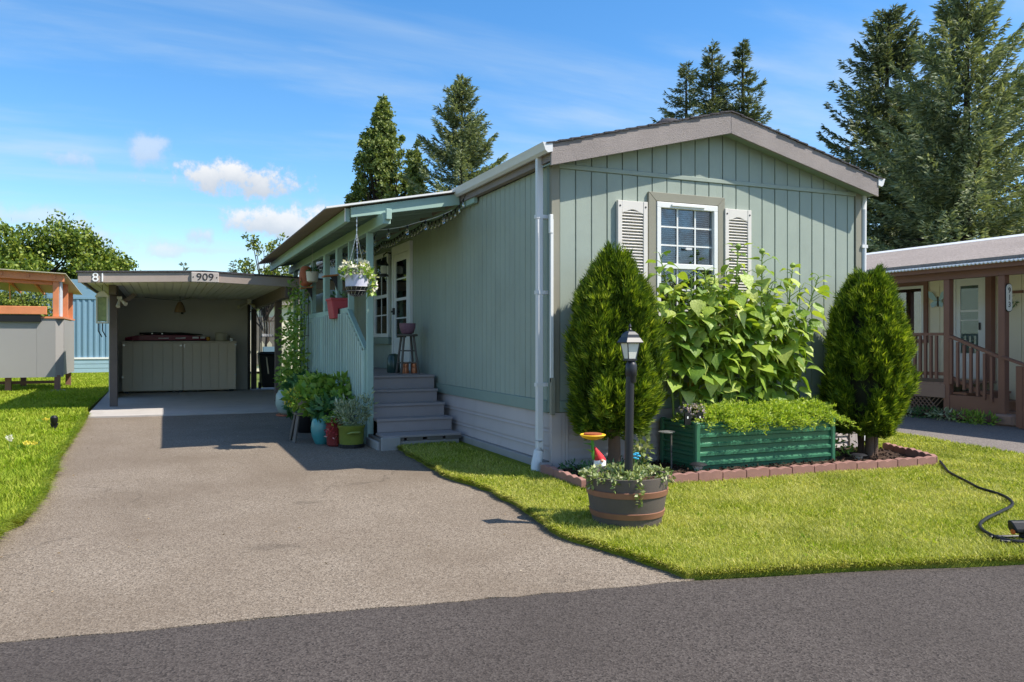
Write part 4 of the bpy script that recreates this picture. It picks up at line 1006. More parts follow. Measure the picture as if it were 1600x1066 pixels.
# mulch chips
n = 2600; P = np.stack([G.uniform(-.1, 4.5, n), G.uniform(-1.22, -.05, n), np.full(n, .02) + G.uniform(0, .02, n)], 1)
P = P[(P[:, 1] > -1.12 - P[:, 0] * .045) & (P[:, 0] < 4.1 + (P[:, 1] + 1.3) * .4)]
D = rand_dirs(G, len(P)); D[:, 2] *= .4; D = D * .045; v, f = leaves(P, D, side_of(D, G) * .022)
np_obj('mulch', v, f, 'soil', kind='stuff')['label'] = 'dark bark chips strewn over the flower bed'

# raised bed
BX0, BX1, BY0, BY1, BZ = 1.36, 3.25, -.72, -.10, .53
bed = thing('raised_bed', 'green corrugated steel raised bed in front of the window', 'raised bed', (2.36, -.4, .01))
def corr(z0, z1, n):   # profile of out/in offsets
    out = []
    for k in range(n):
        a = z0 + (z1 - z0) * k / n; w = (z1 - z0) / n
        out += [(0, a), (0, a + w * .42), (.022, a + w * .55), (.022, a + w * .82), (0, a + w * .95)]
    out.append((0, z1)); return out
pf = corr(.015, BZ - .02, 5)
def wallpanel(name, p0, d, nrm, L):
    p0, d, nrm = Vector(p0), Vector(d), Vector(nrm); b = MB()
    a = [p0 + nrm * o + Vector((0, 0, z)) for o, z in pf] + [p0 + nrm * (o - .006) + Vector((0, 0, z)) for o, z in pf[::-1]]
    b.prism(a, d * L); return b.build(name, 'bedgreen', bed)
wallpanel('front_panel', (BX0 + .03, BY0, 0), (1, 0, 0), (0, -1, 0), BX1 - BX0 - .06)
wallpanel('back_panel', (BX0 + .03, BY1, 0), (1, 0, 0), (0, 1, 0), BX1 - BX0 - .06)
wallpanel('side_panel', (BX0, BY0 + .03, 0), (0, 1, 0), (-1, 0, 0), BY1 - BY0 - .06)
wallpanel('side_panel', (BX1, BY0 + .03, 0), (0, 1, 0), (1, 0, 0), BY1 - BY0 - .06)
for x, y_ in ((BX0, BY0), (BX1, BY0), (BX0, BY1), (BX1, BY1)):
    bx('corner_post', 'bedgreen', bed, x - .032, y_ - .032, .0, x + .032, y_ + .032, BZ, bevel=.012)
tr_ = MB()
tr_.box(BX0 + .034, BY0 - .012, BZ - .02, BX1 - .034, BY0 + .012, BZ - .004); tr_.box(BX0 - .012, BY0 + .034, BZ - .02, BX0 + .012, BY1 - .034, BZ - .004); tr_.box(BX1 - .012, BY0 + .034, BZ - .02, BX1 + .012, BY1 - .034, BZ - .004)
tr_.build('edge_trim', 'bedgreen', bed, bevel=.003)
bx('bed_soil', 'soil', bed, BX0 + .01, BY0 + .01, .05, BX1 - .01, BY1 - .01, BZ - .09)
for x in (1.29, 1.43):
    tg = thing('plant_tag', 'small black plant tag at the near corner of the bed, ' + ('left one' if x < 1.35 else 'right one'), 'plant tag', (x, -.72, .4))
    bx('plate', 'blackplastic', tg, x - .035, BY0 + .035 if x > 1.35 else BY0 + .06, BZ - .03, x + .04, BY0 + .05 if x > 1.35 else BY0 + .075, BZ + .10)
    bx('mark', 'num_white', tg, x - .008, BY0 + .033 if x > 1.35 else BY0 + .058, BZ + .035, x + .008, BY0 + .0345 if x > 1.35 else BY0 + .0595, BZ + .06)
# carrot tops: feathery sprays, spilling over the front
def feather(g, P0, D0, L, n_leaf, size):
    """fronds: curve from P0 along D0 drooping; leaflets either side"""
    out = []
    for p, d, l in zip(P0, D0, L):
        s = g.uniform(.25, 1, n_leaf); drop = np.array([0, 0, -1.0])
        pos = p + d * l * s[:, None] + drop * (l * .5) * (s ** 2)[:, None]
        side = np.cross(d, [0, 0, 1.0]); side /= max(1e-5, np.linalg.norm(side))
        pos = pos + side * (g.uniform(-1, 1, n_leaf) * .055 * (1.2 - s * .6))[:, None] + g.normal(size=(n_leaf, 3)) * .008
        dd = unit(d + side * g.uniform(-1.2, 1.2, n_leaf)[:, None] + g.normal(size=(n_leaf, 3)) * .5) * (size * g.uniform(.5, 1.2, n_leaf))[:, None]
        out.append(leaves(pos, dd, side_of(dd, g) * size * .32))
    return join(out)
nf = 820
P0 = np.stack([G.uniform(BX0 + .22, BX1 - .02, nf), BY0 + .06 + G.uniform(0, 1, nf) ** 1.3 * .36, np.full(nf, BZ - .03)], 1)
az = G.normal(-math.pi / 2, 1.25, nf); el = G.uniform(.25, 1.45, nf)
D0 = np.stack([np.cos(az) * np.cos(el), np.sin(az) * np.cos(el), np.sin(el)], 1); L0 = G.uniform(.2, .42, nf) + .14 * (G.uniform(0, 1, nf) ** 3)
v, f = feather(G, P0, D0, L0, 46, .042)
o = np_obj('carrot_tops', v, f, 'carrot', kind='stuff'); o['label'] = 'feathery bright green carrot tops filling the raised bed'
# alyssum / lilac flowers at the left end
al = thing('lilac_flowers', 'clump of pale lilac flowers at the left end of the raised bed', 'flowers', (1.5, -.5, .45))
plant(al, 'sage', [((1.52, -.46, .58), (.12, .2, .10), 160)], .05)
plant(al, 'petalpink', [((1.50, -.46, .63), (.12, .2, .09), 260)], .028, name='blossom', wid=.9)['kind'] = 'stuff'

# sunflowers
def leaf_mesh(name, mat, seed):
    r = random.Random(seed); n = 7; vs = [(0, 0, 0)]; fs = []
    prof = [.0, .30, .47, .46, .36, .22, .10, 0]
    curl = r.uniform(.15, .5); cup = r.uniform(-.10, .22); tw = r.uniform(-.25, .25)
    rows = []
    for i in range(8):
        s = i / 7; x = s; z = -curl * s * s + .06 * math.sin(s * 5 + seed); w = prof[i] if i < 7 else 0
        if i == 0 or i == 7: rows.append([(x, 0, z)])
        else:
            rows.append([(x - .10 * (1 if i < 3 else .3), -w, z + cup * w + tw * w * s), (x, 0, z), (x - .10 * (1 if i < 3 else .3), w, z + cup * w - tw * w * s)])
    verts = []; idx = []
    for q in rows:
        idx.append(list(range(len(verts), len(verts) + len(q)))); verts += q
    for a, b in zip(idx[:-1], idx[1:]):
        if len(a) == 1 and len(b) == 3: fs += [(a[0], b[0], b[1]), (a[0], b[1], b[2])]
        elif len(b) == 1: fs += [(a[0], b[0], a[1]), (a[1], b[0], a[2])]
        else: fs += [(a[0], b[0], b[1], a[1]), (a[1], b[1], b[2], a[2])]
    me = bpy.data.meshes.new(name); me.from_pydata(verts, [], fs); me.update()
    me.polygons.foreach_set('use_smooth', np.ones(len(me.polygons), dtype=bool)); me.materials.append(M[mat]); return me
# a per-object tint for the single leaves
t = NT('sunflower_blade'); oi = t.new('ShaderNodeObjectInfo')
cc = t.ramp(oi.outputs['Random'], [(0, lin(96, 130, 46)), (.35, lin(142, 170, 62)), (.7, lin(178, 196, 76)), (1, lin(208, 216, 126))])
nv = t.noise(t.pos((1, 1, 1), True), 9, 3)
cc = t.mix(t.rng(nv, .4, .65, 0, .25), cc, lin(104, 138, 56)); t.base(cc); t.set(.42, .45); t.bump(nv, .3, .03)
trl = t.new('ShaderNodeBsdfTranslucent'); t.link(t.mix(1.0, cc, (1, 1, .4), 'MULTIPLY'), trl.inputs[0]); mx = t.new('ShaderNodeMixShader'); mx.inputs[0].default_value = .38
t.link(t.p.outputs[0], mx.inputs[1]); t.link(trl.outputs[0], mx.inputs[2]); t.link(mx.outputs[0], t.out.inputs[0]); M['blade'] = t.m
LM = [leaf_mesh('leaf', 'blade', k) for k in range(6)]
LY = leaf_mesh('leaf', 'deadleaf', 9)
rs_ = random.Random(21)
spots = []
for k in range(30):
    x = 1.42 + (k + rs_.uniform(-.3, .3)) * (1.60 / 29); spots.append((x, rs_.uniform(-.40, -.16)))
talls = {1: 2.34, 13: 2.46, 20: 2.42, 27: 2.28, 29: 2.16}
ORD = 'one two three four five six seven eight nine ten eleven twelve thirteen fourteen fifteen sixteen seventeen eighteen nineteen twenty twenty-one twenty-two twenty-three twenty-four twenty-five twenty-six twenty-seven twenty-eight twenty-nine thirty'.split()
def rank(i): return ['leftmost', 'second from the left', 'third from the left', 'fourth from the left'][i]
for i, (x, y_) in enumerate(spots):
    H = talls.get(i, rs_.uniform(1.88, 2.22) if i < 22 else rs_.uniform(1.6, 2.08))
    base = Vector((x, y_, .43)); spread = (x - 2.3) * .24
    lean = Vector((spread + rs_.uniform(-.12, .12), rs_.uniform(-.20, .02), 0))
    if i == 1: lean = Vector((-.36, -.1, 0))
    n_ = len(spots)
    if i in talls: lab = {1: 'sunflower leaning left across the window frame', 13: 'tallest sunflower, rising in front of the right shutter', 20: 'tall sunflower with a pale bud right of the shutter', 27: 'tall sunflower at the right side of the clump', 29: 'sunflower at the far right end of the clump'}[i]
    else: lab = 'leafy sunflower with no flower, stem number %s from the left in the raised bed' % ORD[i]
    sfw = thing('sunflower', lab, 'sunflower', base, 'sunflowers along the back of the raised bed')
    def at(s): return base + Vector((lean.x * s * s, lean.y * s * s, (H - .43) * s))
    MB().tube([at(s / 6) for s in range(7)], [.013, .013, .012, .011, .010, .008, .006], 6).build('stem', 'stem', sfw, smooth=True)
    nl = 31 if i not in talls else 34
    a0 = rs_.uniform(0, 6)
    for k in range(nl):
        s = .16 + .84 * max(0, (k + rs_.uniform(-.4, .4)) / (nl - 1)) ** .66; s = max(.2, min(1, s)); q = at(s)
        a = a0 + k * 2.4 + rs_.uniform(-.4, .4)
        size = (.135 + .065 * math.sin(math.pi * min(1, s * 1.05))) * rs_.uniform(.5, 1.35) * (.7 if s > .95 else 1)
        pet = rs_.uniform(.05, .19) * (1 - .6 * max(0, s - .8) / .2)
        out = Vector((math.cos(a), math.sin(a) - .25, 0)).normalized()
        pb = q + out * pet + Vector((0, 0, pet * .6))
        if pb.y > -.06: pb.y = -.06 - rs_.uniform(0, .04)
        MB().tube([q, q.lerp(pb, .5) + Vector((0, 0, .01)), pb], [.005, .004, .003], 4, cap=False).build('petiole', 'stem', sfw)
        o = bpy.data.objects.new('leaf', LY if (i == 2 and k == 2) else LM[rs_.randrange(6)]); COL.objects.link(o); o.parent = sfw
        o.location = pb - base
        pitch = rs_.uniform(-.1, .95) if s < .93 else rs_.uniform(-.5, .3)
        d = (out * math.cos(pitch) + Vector((0, 0, -math.sin(pitch)))).normalized()
        up = Vector((0, 0, 1)); sdv = up.cross(d).normalized(); nr = d.cross(sdv)
        m3 = Matrix((d, sdv, nr)).transposed(); o.rotation_euler = (m3 @ Matrix.Rotation(rs_.uniform(-.5, .5), 3, 'X')).to_euler()
        o.scale = (size, size * rs_.uniform(.7, .95), size)
        if pb.y + d.y * size > -.015: # keep clear of the wall
            d = Vector((out.x, -abs(out.y) - .2, -.6)).normalized(); sdv = up.cross(d).normalized(); nr = d.cross(sdv)
            o.rotation_euler = Matrix((d, sdv, nr)).transposed().to_euler()
    if i in (13, 20, 27, 8, 17):
        q = at(1); MB().lathe([(.01, -.02), (.032, 0), (.035, .02), (.015, .045), (.004, .05)], q.x, q.y, q.z, 10).build('bud', 'stem', sfw, smooth=True)

# arborvitae
def thuja(label, cx, cy, z0, z1, rx, trunks, seed, ns=15000):
    g = np.random.default_rng(seed)
    t = thing('arborvitae', label, 'shrub', (cx, cy, 0), 'clipped arborvitae at the home corners')
    for k in range(trunks):
        a = k * 2.1 + seed; r0 = .07 if trunks > 1 else .0; r1 = .045 if trunks > 1 else .065
        MB().tube([(cx + r0 * math.cos(a) * 1.2, cy + r0 * math.sin(a), -.03), (cx + r0 * math.cos(a) * 1.35, cy + r0 * math.sin(a) * 1.3, .35), (cx + r0 * 1.8 * math.cos(a), cy + r0 * 1.8 * math.sin(a), z0 + .8)], [r1 * 1.15, r1, r1 * .7], 10).build('trunk', 'bark', t, smooth=True)
    H = z1 - z0
    def prof(u):   # radius factor along height 0..1
        lo = .74 + .26 * np.sin(np.clip(u / .3, 0, 1) * math.pi / 2)
        hi = np.maximum(0, 1 - np.clip((u - .3) / .74, 0, 1) ** (2.3 if trunks > 1 else 1.9)) ** .66
        return np.where(u < .3, lo, hi)
    # upright plumes: each gathers its sprays, dark gaps stay between them
    npl = 170; pu = g.uniform(-.02, .95, npl); pa = g.uniform(0, 2 * math.pi, npl); pout = g.uniform(.78, 1.08, npl); pout[g.uniform(0, 1, npl) < .12] *= 1.12; pz = np.where(g.uniform(0, 1, npl) < .25, g.uniform(.02, .10, npl), 0)
    n = ns; k_ = g.integers(0, npl, n)
    dv = g.normal(0, 1, n); da = g.normal(0, 1, n)
    u = np.clip(pu[k_] + dv * .055, -.02, 1.0); a = pa[k_] + da * .10 / np.maximum(.35, prof(np.clip(u, 0, 1)))
    bulge = np.exp(-(da ** 2) * .5) * np.exp(-(dv ** 2) * .25)
    lump = pout[k_] * (.86 + .18 * bulge) * (1 + .035 * np.sin(a * 3 + seed + u * 5))
    depth = 1 - np.abs(g.normal(0, .07, n)) - np.where(g.uniform(0, 1, n) < .3, g.uniform(0, .28, n), 0); stray = g.uniform(0, 1, n) < .03; depth[stray] += g.uniform(0, .10, stray.sum())
    rr_ = rx * prof(np.clip(u, 0, 1)) * lump * depth
    P = np.stack([cx + rr_ * np.cos(a), cy + rr_ * np.sin(a), z0 + u * H + g.normal(0, .02, n) + pz[k_] * np.clip((u - .62) / .3, 0, 1) * np.exp(-da ** 2)], 1)
    rdir = np.stack([np.cos(a), np.sin(a), np.zeros(n)], 1); tan = np.stack([-np.sin(a), np.cos(a), np.zeros(n)], 1)
    upw = np.where(u > .25, 1.0, .35 + 2.2 * u)[:, None]
    main = unit(rdir * g.uniform(.25, .9, (n, 1)) + np.array([0, 0, 1.0]) * upw * g.uniform(.6, 1.1, (n, 1)) + tan * g.normal(0, .35, (n, 1)))
    fan = unit(np.cross(main, rand_dirs(g, n)))
    ln = g.uniform(.055, .13, (n, 1)); parts = []; tip = (depth > .955) & (bulge > .45) & (g.uniform(0, 1, n) < .75)
    for k, off in enumerate((-.75, -.35, 0, .35, .75)):
        D = unit(main + fan * off) * ln * (1 - .25 * abs(off)); Pk = P + main * ln * .12 * (2 - abs(off))
        S = unit(np.cross(D, np.cross(main, fan)) + .2 * rand_dirs(g, n)) * ln * .14
        parts.append((Pk, D, S))
    for nm, mt, sel in (('foliage', 'thuja', ~tip), ('lit_new_growth', 'thujatip', tip)):  # outer sprays: new growth, with sunlit highlights put into their colour
        v, f = join([leaves(a_[sel], b_[sel], c_[sel]) for a_, b_, c_ in parts]); np_obj(nm, v, f, mt, t)
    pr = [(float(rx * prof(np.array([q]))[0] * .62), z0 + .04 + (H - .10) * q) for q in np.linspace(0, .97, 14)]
    MB().lathe(pr, cx, cy, 0, 18).build('dark_core', 'thujacore', t, smooth=True)  # solid dark core; shade between the plumes put into its colour
    return t
thuja('clipped arborvitae on a bare single trunk beside the lamp post', .53, -.42, .45, 2.25, .475, 1, 1, 24000)
thuja('clipped multi-stemmed arborvitae at the right corner of the home', 4.0, -.55, .33, 2.14, .475, 5, 2, 24000)
# low ground cover in the bed
gc = thing('creeping_juniper', 'low dark green creeping shrub in the bed by the home corner', 'shrub', (.15, -.45, 0))
plant(gc, 'vegdark', [((.1 + .16 * k, -.35 - .12 * (k % 3), .07), (.16, .16, .07), 130) for k in range(5)], .05, upb=.9, wid=.3)
wp = thing('leafy_weed', 'upright pale leafy plant between the lamp post and raised bed', 'plant', (.80, -.52, 0))
stems([((.80, -.52, 0), (.80 + R.uniform(-.08, .08), -.52 + R.uniform(-.06, .06), R.uniform(.2, .38))) for k in range(8)], .005).build('stems', 'stem', wp)
plant(wp, 'ivy', [((.80, -.52, .24), (.10, .09, .16), 110)], .075, wid=.55)
wp2 = thing('bed_seedlings', 'small green seedlings at the foot of the right arborvitae', 'plant', (3.55, -.62, 0))
plant(wp2, 'veg', [((3.56, -.55, .12), (.12, .1, .1), 80), ((4.15, -.35, .08), (.2, .12, .06), 60)], .06)

# barrel planter and lamp post
BXc, BYc = -.55, -2.43
br = thing('barrel_planter', 'half barrel planter with copper brown hoops on the front lawn', 'planter', (BXc, BYc, 0))
prof = [(.262, -.01), (.266, .02), (.285, .12), (.302, .22), (.314, .31), (.320, .37), (.300, .37), (.292, .31), (.28, .30)]
MB().lathe(prof, BXc, BYc, 0, 48).build('tub', 'barrel', br, smooth=True)
for z0, z1, rA, rB in ((.225, .275, .305, .3125), (.065, .115, .277, .287)):
    MB().lathe([(rA - .01, z0), (rA + .005, z0 + .004), (rB + .006, z1 - .004), (rB - .008, z1)], BXc, BYc, 0, 48).build('hoop', 'hoop', br, smooth=True)
MB().lathe([(.05, .31), (.288, .315), (.288, .33)], BXc, BYc, 0, 24).build('soil', 'soil', br)
iv = thing('trailing_ivy', 'pale variegated trailing ground cover spilling from the barrel', 'plant', (BXc, BYc, .33))
cl = []
for k in range(30):
    a = R.uniform(0, 6.28); r_ = .31 * math.sqrt(R.random()); cl.append(((BXc + r_ * math.cos(a), BYc + r_ * math.sin(a), .365 + R.uniform(-.01, .015)), (.07, .07, .025), 46))
for a, l in ((3.9, .06), (4.45, .15), (5.2, .05), (3.2, .07), (.1, .10), (5.9, .05)):
    for k in range(int(l / .03) + 1): cl.append(((BXc + .33 * math.cos(a), BYc + .33 * math.sin(a), .37 - k * .03), (.02, .02, .025), 9))
plant(iv, 'ivy', cl, .034, wid=.65)
lp = thing('lamp_post', 'black lantern lamp post standing in the barrel planter', 'lamp post', (BXc + .03, BYc, .33))
lx, ly = BXc + .03, BYc
MB().tube([(lx - .015, ly, .31), (lx, ly, 1.12)], [.034, .033], 16).build('pole', 'black', lp, smooth=True)
MB().lathe([(.034, 0), (.039, .01), (.039, .05), (.045, .06), (.045, .14), (.039, .15), (.018, .2)], lx + .01, ly, 1.07, 18).build('collar', 'black', lp, smooth=True)
zt = 1.255
fr = MB()
for sx in (-1, 1):
    for sy in (-1, 1): fr.bar((lx + .034 * sx, ly + .034 * sy, zt), (lx + .054 * sx, ly + .054 * sy, zt + .125), .007, .007)
fr.box(lx - .039, ly - .039, zt - .012, lx + .039, ly + .039, zt + .002); fr.build('cage', 'black', lp)
for s4 in range(4):
    c, s_ = [(1, 0), (0, 1), (-1, 0), (0, -1)][s4]
    def pt(r_, w, z): return (lx + c * r_ - s_ * w, ly + s_ * r_ + c * w, z)
    MB().prism([pt(.034, -.030, zt + .004), pt(.034, .030, zt + .004), pt(.053, .049, zt + .122), pt(.053, -.049, zt + .122)], (-c * .003, -s_ * .003, 0)).build('pane', 'frosted', lp)
def sq(r_, z): return [(lx - r_, ly - r_, z), (lx + r_, ly - r_, z), (lx + r_, ly + r_, z), (lx - r_, ly + r_, z)]
rf = MB(); lv = [(.072, zt + .124), (.074, zt + .131), (.056, zt + .165), (.052, zt + .168), (.047, zt + .19), (.027, zt + .212), (.009, zt + .222)]
vs_ = [p for r_, z in lv for p in sq(r_, z)]; fs_ = [(3, 2, 1, 0), tuple(range(len(vs_) - 4, len(vs_)))]
for i in range(len(lv) - 1):
    for k in range(4): fs_.append((i * 4 + k, i * 4 + (k + 1) % 4, i * 4 + 4 + (k + 1) % 4, i * 4 + 4 + k))
rf.add(vs_, fs_); rf.build('lantern_roof', 'black', lp)
MB().lathe([(.008, 0), (.014, .008), (.006, .02), (.012, .03), (.003, .055)], lx, ly, zt + .22, 10).build('finial', 'black', lp, smooth=True)

# ornaments
gn = thing('garden_gnome', 'upside down garden gnome ornament with red hat holding up a sunflower dish', 'garden ornament', (-.62, -2.16, .30))
gx, gy = -.66, -2.10
MB().lathe([(.03, 0), (.05, .02), (.048, .06), (.03, .10)], gx + .06, gy, .37, 12).build('beard', 'white', gn, smooth=True)
MB().tube([(gx + .07, gy, .42), (gx + .045, gy, .46), (gx + .01, gy, .54)], [.045, .042, .010], 12).build('hat', 'gnomered', gn, smooth=True)
MB().lathe([(.01, 0), (.016, .01), (.01, .022)], gx + .055, gy - .045, .425, 8).build('nose', 'skin', gn, smooth=True)
MB().tube([(gx - .0, gy, .44), (gx - .01, gy, .60)], .012, 8).build('stalk', 'leafgreen', gn)
MB().lathe([(.03, 0), (.085, .018), (.105, .04), (.10, .045), (.07, .035)], gx - .005, gy, .60, 20).build('dish', 'flyellow', gn, smooth=True)
MB().lathe([(.02, .03), (.075, .036), (.072, .05), (.03, .052)], gx - .005, gy, .603, 18).build('flower_heart', 'flbrown', gn, smooth=True)
for a, z in ((.3, .47), (3.0, .50), (2.0, .55)):
    o = bpy.data.objects.new('ornament_leaf', leaf_mesh('ornament_leaf', 'leafgreen', int(a * 10))); COL.objects.link(o); o.parent = gn
    o.location = Vector((gx - .005, gy, z)) - WLOC[gn.name]; o.rotation_euler = (0, -.6, a); o.scale = (.09, .08, .09)
bf_ = thing('flower_stake', 'small bright blue flower ornament on a stake behind the barrel', 'garden ornament', (.30, -1.0, 0))
MB().tube([(-.30, -2.16, .30), (-.30, -2.16, .44)], .004, 6).build('stake', 'leafgreen', bf_)
bf_.location = (-.30, -2.16, .30)
for ch_ in bf_.children: ch_.location = Vector((0.6, 1.16, -.30))
for k in range(5):
    a = k * 1.2566; bpx = MB().lathe([(.004, 0), (.018, .004), (.018, .012), (.004, .014)], -.30 + .022 * math.cos(a), -2.165, .45 + .022 * math.sin(a), 10)
    ob = bpx.build('petal', 'cyan', bf_); ob.location = Vector((0.6, 1.16, -.30))
def solar(label, x, y_, h):
    t = thing('path_light', label, 'path light', (x, y_, .0), 'solar path lights')
    MB().tube([(x, y_, 0), (x, y_, h * .6)], .008, 6).build('spike', 'chain', t)
    MB().lathe([(.03, h * .45), (.04, h * .6), (.036, h * .8)], x, y_, 0, 14).build('lens', 'frosted', t, smooth=True)
    MB().lathe([(.09, h * .78), (.092, h * .82), (.065, h * .95), (.02, h)], x, y_, 0, 18).build('cap', 'black', t, smooth=True)
    for a in range(3): MB().tube([(x + .07 * math.cos(a * 2.1), y_ + .07 * math.sin(a * 2.1), h * .8), (x + .035 * math.cos(a * 2.1), y_ + .035 * math.sin(a * 2.1), h * .3)], .004, 5).build('strut', 'chain', t)
solar('round black capped path light at the near corner of the raised bed', 1.28, -.86, .13)
solar('flat path light at the right end of the raised bed', 3.5, -.88, .10)
sk = thing('stake_light', 'thin metal stake light leaning beside the raised bed', 'path light', (1.18, -.50, 0))
MB().tube([(1.18, -.52, -.02), (1.19, -.5, .40)], .009, 6).build('stake', 'greywood', sk)
MB().lathe([(.03, 0), (.09, .012), (.09, .02), (.02, .03)], 1.13, -.5, .40, 14).build('head', 'chain', sk, smooth=True)

# hose and sprinkler
hz_ = thing('garden_hose', 'black hose winding over the lawn from the edging to the sprinkler', 'hose', (3.0, -2.7, 0))
hp_ = [(4.22, -1.36), (3.95, -1.62), (3.62, -1.95), (3.32, -2.36), (3.1, -2.66), (2.99, -2.92), (2.85, -3.12), (2.62, -3.31), (2.30, -3.44), (1.95, -3.57), (1.70, -3.70), (1.54, -3.86), (1.46, -4.02), (1.47, -4.12), (1.55, -4.18)]
def smooth_path(p, z, m=6):
    out = []
    for i in range(len(p) - 1):
        p0, p1, p2, p3 = [Vector((*p[max(0, min(len(p) - 1, i + k))], z)) for k in (-1, 0, 1, 2)]
        for s in range(m):
            t = s / m; out.append(.5 * ((2 * p1) + (p2 - p0) * t + (2 * p0 - 5 * p1 + 4 * p2 - p3) * t * t + (3 * p1 - p0 - 3 * p2 + p3) * t ** 3))
    out.append(Vector((*p[-1], z))); return out
MB().tube(smooth_path(hp_, .035), .013, 8).build('tubing', 'blackplastic', hz_, smooth=True)
spk = thing('sprinkler', 'black oscillating lawn sprinkler with orange dials at the right lawn edge', 'sprinkler', (1.6, -4.05, 0))
sx_, sy_ = 1.63, -4.10
dR = Vector((.918, -.397, 0)); dF = Vector((.397, .918, 0))
def sp(a, b, z): return Vector((sx_, sy_, 0)) + dR * a + dF * b + Vector((0, 0, z))
for b0 in (-.10, .10):
    MB().bar(sp(-.22, b0 * .6, .03), sp(.25, b0, .03), .03, .018).build('sled_runner', 'blackplastic', spk, bevel=.004)
MB().bar(sp(-.2, -.09, .03), sp(-.16, .09, .03), .025, .016).build('sled_bar', 'blackplastic', spk); MB().bar(sp(.05, -.09, .034), sp(.05, .09, .034), .025, .016).build('sled_bar', 'blackplastic', spk)
MB().tube([sp(-.02, 0, .04), sp(-.02, 0, .075)], .03, 10).build('pivot', 'blackplastic', spk)
MB().prism([sp(-.10, -.045, .075), sp(-.10, -.05, .10), sp(-.12, -.02, .155), sp(-.12, .03, .155), sp(-.10, .045, .10), sp(-.10, .04, .075)], dR * .36).build('spray_head', 'blackplastic', spk, bevel=.008)
MB().tube([sp(-.03, -.055, .105), sp(.24, -.055, .105)], .026, 12).build('drum', 'black', spk, smooth=True)
for a in (.06, .12): MB().tube([sp(a, -.088, .11), sp(a, -.075, .11)], .017, 12).build('dial', 'orange', spk)
MB().tube([sp(-.115, -.02, .085), sp(-.10, -.02, .085)], .018, 10).build('inlet', 'orange', spk)

# lawn bits on the left
lt = thing('stake_light', 'small black stake light in the left lawn by the driveway', 'path light', (-5.39, 6.4, 0))
MB().tube([(-5.39, 6.4, -.02), (-5.39, 6.4, .15)], .018, 6).build('spike', 'blackplastic', lt)
MB().lathe([(.03, .1), (.05, .14), (.055, .21), (.03, .24)], -5.39, 6.4, 0, 10).build('head', 'blackplastic', lt, smooth=True)
MB().prism([(-5.45, 6.4, .12), (-5.33, 6.4, .12), (-5.36, 6.4, .05), (-5.42, 6.4, .05)], (0, .04, 0)).build('bracket', 'blackplastic', lt)
rd = thing('dandelion_clock', 'white dandelion seed head standing in the left lawn', 'dandelion', (-5.62, 4.0, 0))
MB().tube([(-5.62, 4.0, 0), (-5.615, 4.0, .16)], .004, 5).build('stalk', 'stem', rd)
v, f = clump(G, (-5.615, 4.0, .175), (.038, .038, .032), 160, .018); np_obj('seed_head', v, f, 'petal', rd)
for i, (x, y_) in enumerate(((-5.46, 4.15), (-5.36, 4.05), (-5.66, 7.6), (-5.58, 7.7))):
    dn = thing('dandelion', ['yellow dandelion below the white seed head, left one of two', 'yellow dandelion below the white seed head, right one of two', 'yellow dandelion near the carport slab corner, left one', 'yellow dandelion near the carport slab corner, right one'][i], 'dandelion', (x, y_, 0), 'yellow dandelions')
    MB().tube([(x, y_, 0), (x + .005, y_, .08)], .004, 5).build('stalk', 'stem', dn)
    v, f = clump(G, (x + .005, y_, .085), (.03, .03, .008), 70, .03); np_obj('flower', v, f, 'petalyel', dn)
    v, f = clump(G, (x, y_, .03), (.08, .08, .02), 26, .10, wid=.25); np_obj('leaves', v, f, 'veg', dn)

# ------------------------------------------------------------------ neighbours
# raised clad deck with cedar pergola, far left
ld = thing('raised_deck', 'raised deck with grey panel sides and orange cedar pergola at far left', 'deck', (-8.2, 18.5, 0))
X1, X0, YF, YB = -6.4, -10.6, 17.3, 20.2
k = 0; x = X0
while x < X1 - .01:
    bx('side_panel', 'greypanel', ld, x + .002, YF, .40, min(X1 - .16, x + 1.2) - .002 if x + 1.2 < X1 else X1 - .16, YF + .03, 2.0); x += 1.2
MB().prism([(X1 - .158, YF, .40), (X1 + .02, YF + .16, .40), (X1 + .02, YF + .16, 2.0), (X1 - .158, YF, 2.0)], (-.02, .02, 0)).build('corner_panel', 'greypanel', ld)
bx('end_panel', 'greypanel', ld, X1, YF + .165, .45, X1 + .03, YB, 1.97)
bx('cap_rail', 'orangewood', ld, X1 - .75, YF - .03, 2.0, X1 + .05, YB, 2.05)
bx('planter_rail', 'orangewood', ld, X0, YF - .10, 2.10, X1 - .36, YF + .03, 2.32, bevel=.01)
bx('tray', 'blackplastic', ld, X0, YF - .08, 1.90, X1 - .5, YF - .003, 2.09)
for x, y_ in ((X1 - .12, YF + .1), (X1 - .12, YB - .1), (X0 + 1.4, YF + .2), (X0 + 2.9, YF + .25), (X0 + 1.4, YB - .1), (X0 + 2.9, YB - .1)):
    bx('leg', 'nbbrown', ld, x - .07, y_ - .07, -.02, x + .07, y_ + .07, .45)
bx('footing', 'concrete', ld, X1 - .26, YF - .08, -.02, X1 + .06, YF + .25, .05)
bx('under_rail', 'nbbrown', ld, X0, YF + .6, .2, X1 - .2, YF + .65, .28)
for x, y_ in ((X1 - .16, YF + .12), (X1 - .06, YF + 1.4), (X1 - .06, YB - .15), (X0 + .2, YF + .12)):
    bx('pergola_post', 'orangewood', ld, x - .07, y_ - .06, 2.05, x + .07, y_ + .06, 3.12, bevel=.006)
bx('curtain', 'palegrey', ld, X1 - .085, YF + .22, 2.06, X1 - .06, YF + .75, 3.05); bx('curtain', 'palegrey', ld, X1 - .085, YF + 1.5, 2.06, X1 - .06, YF + 2.1, 3.05)
MB().bar((X0, YF + .05, 3.30), (X1 + .05, YF + .05, 3.10), .09, .2).build('pergola_beam', 'orangewood', ld, bevel=.006)
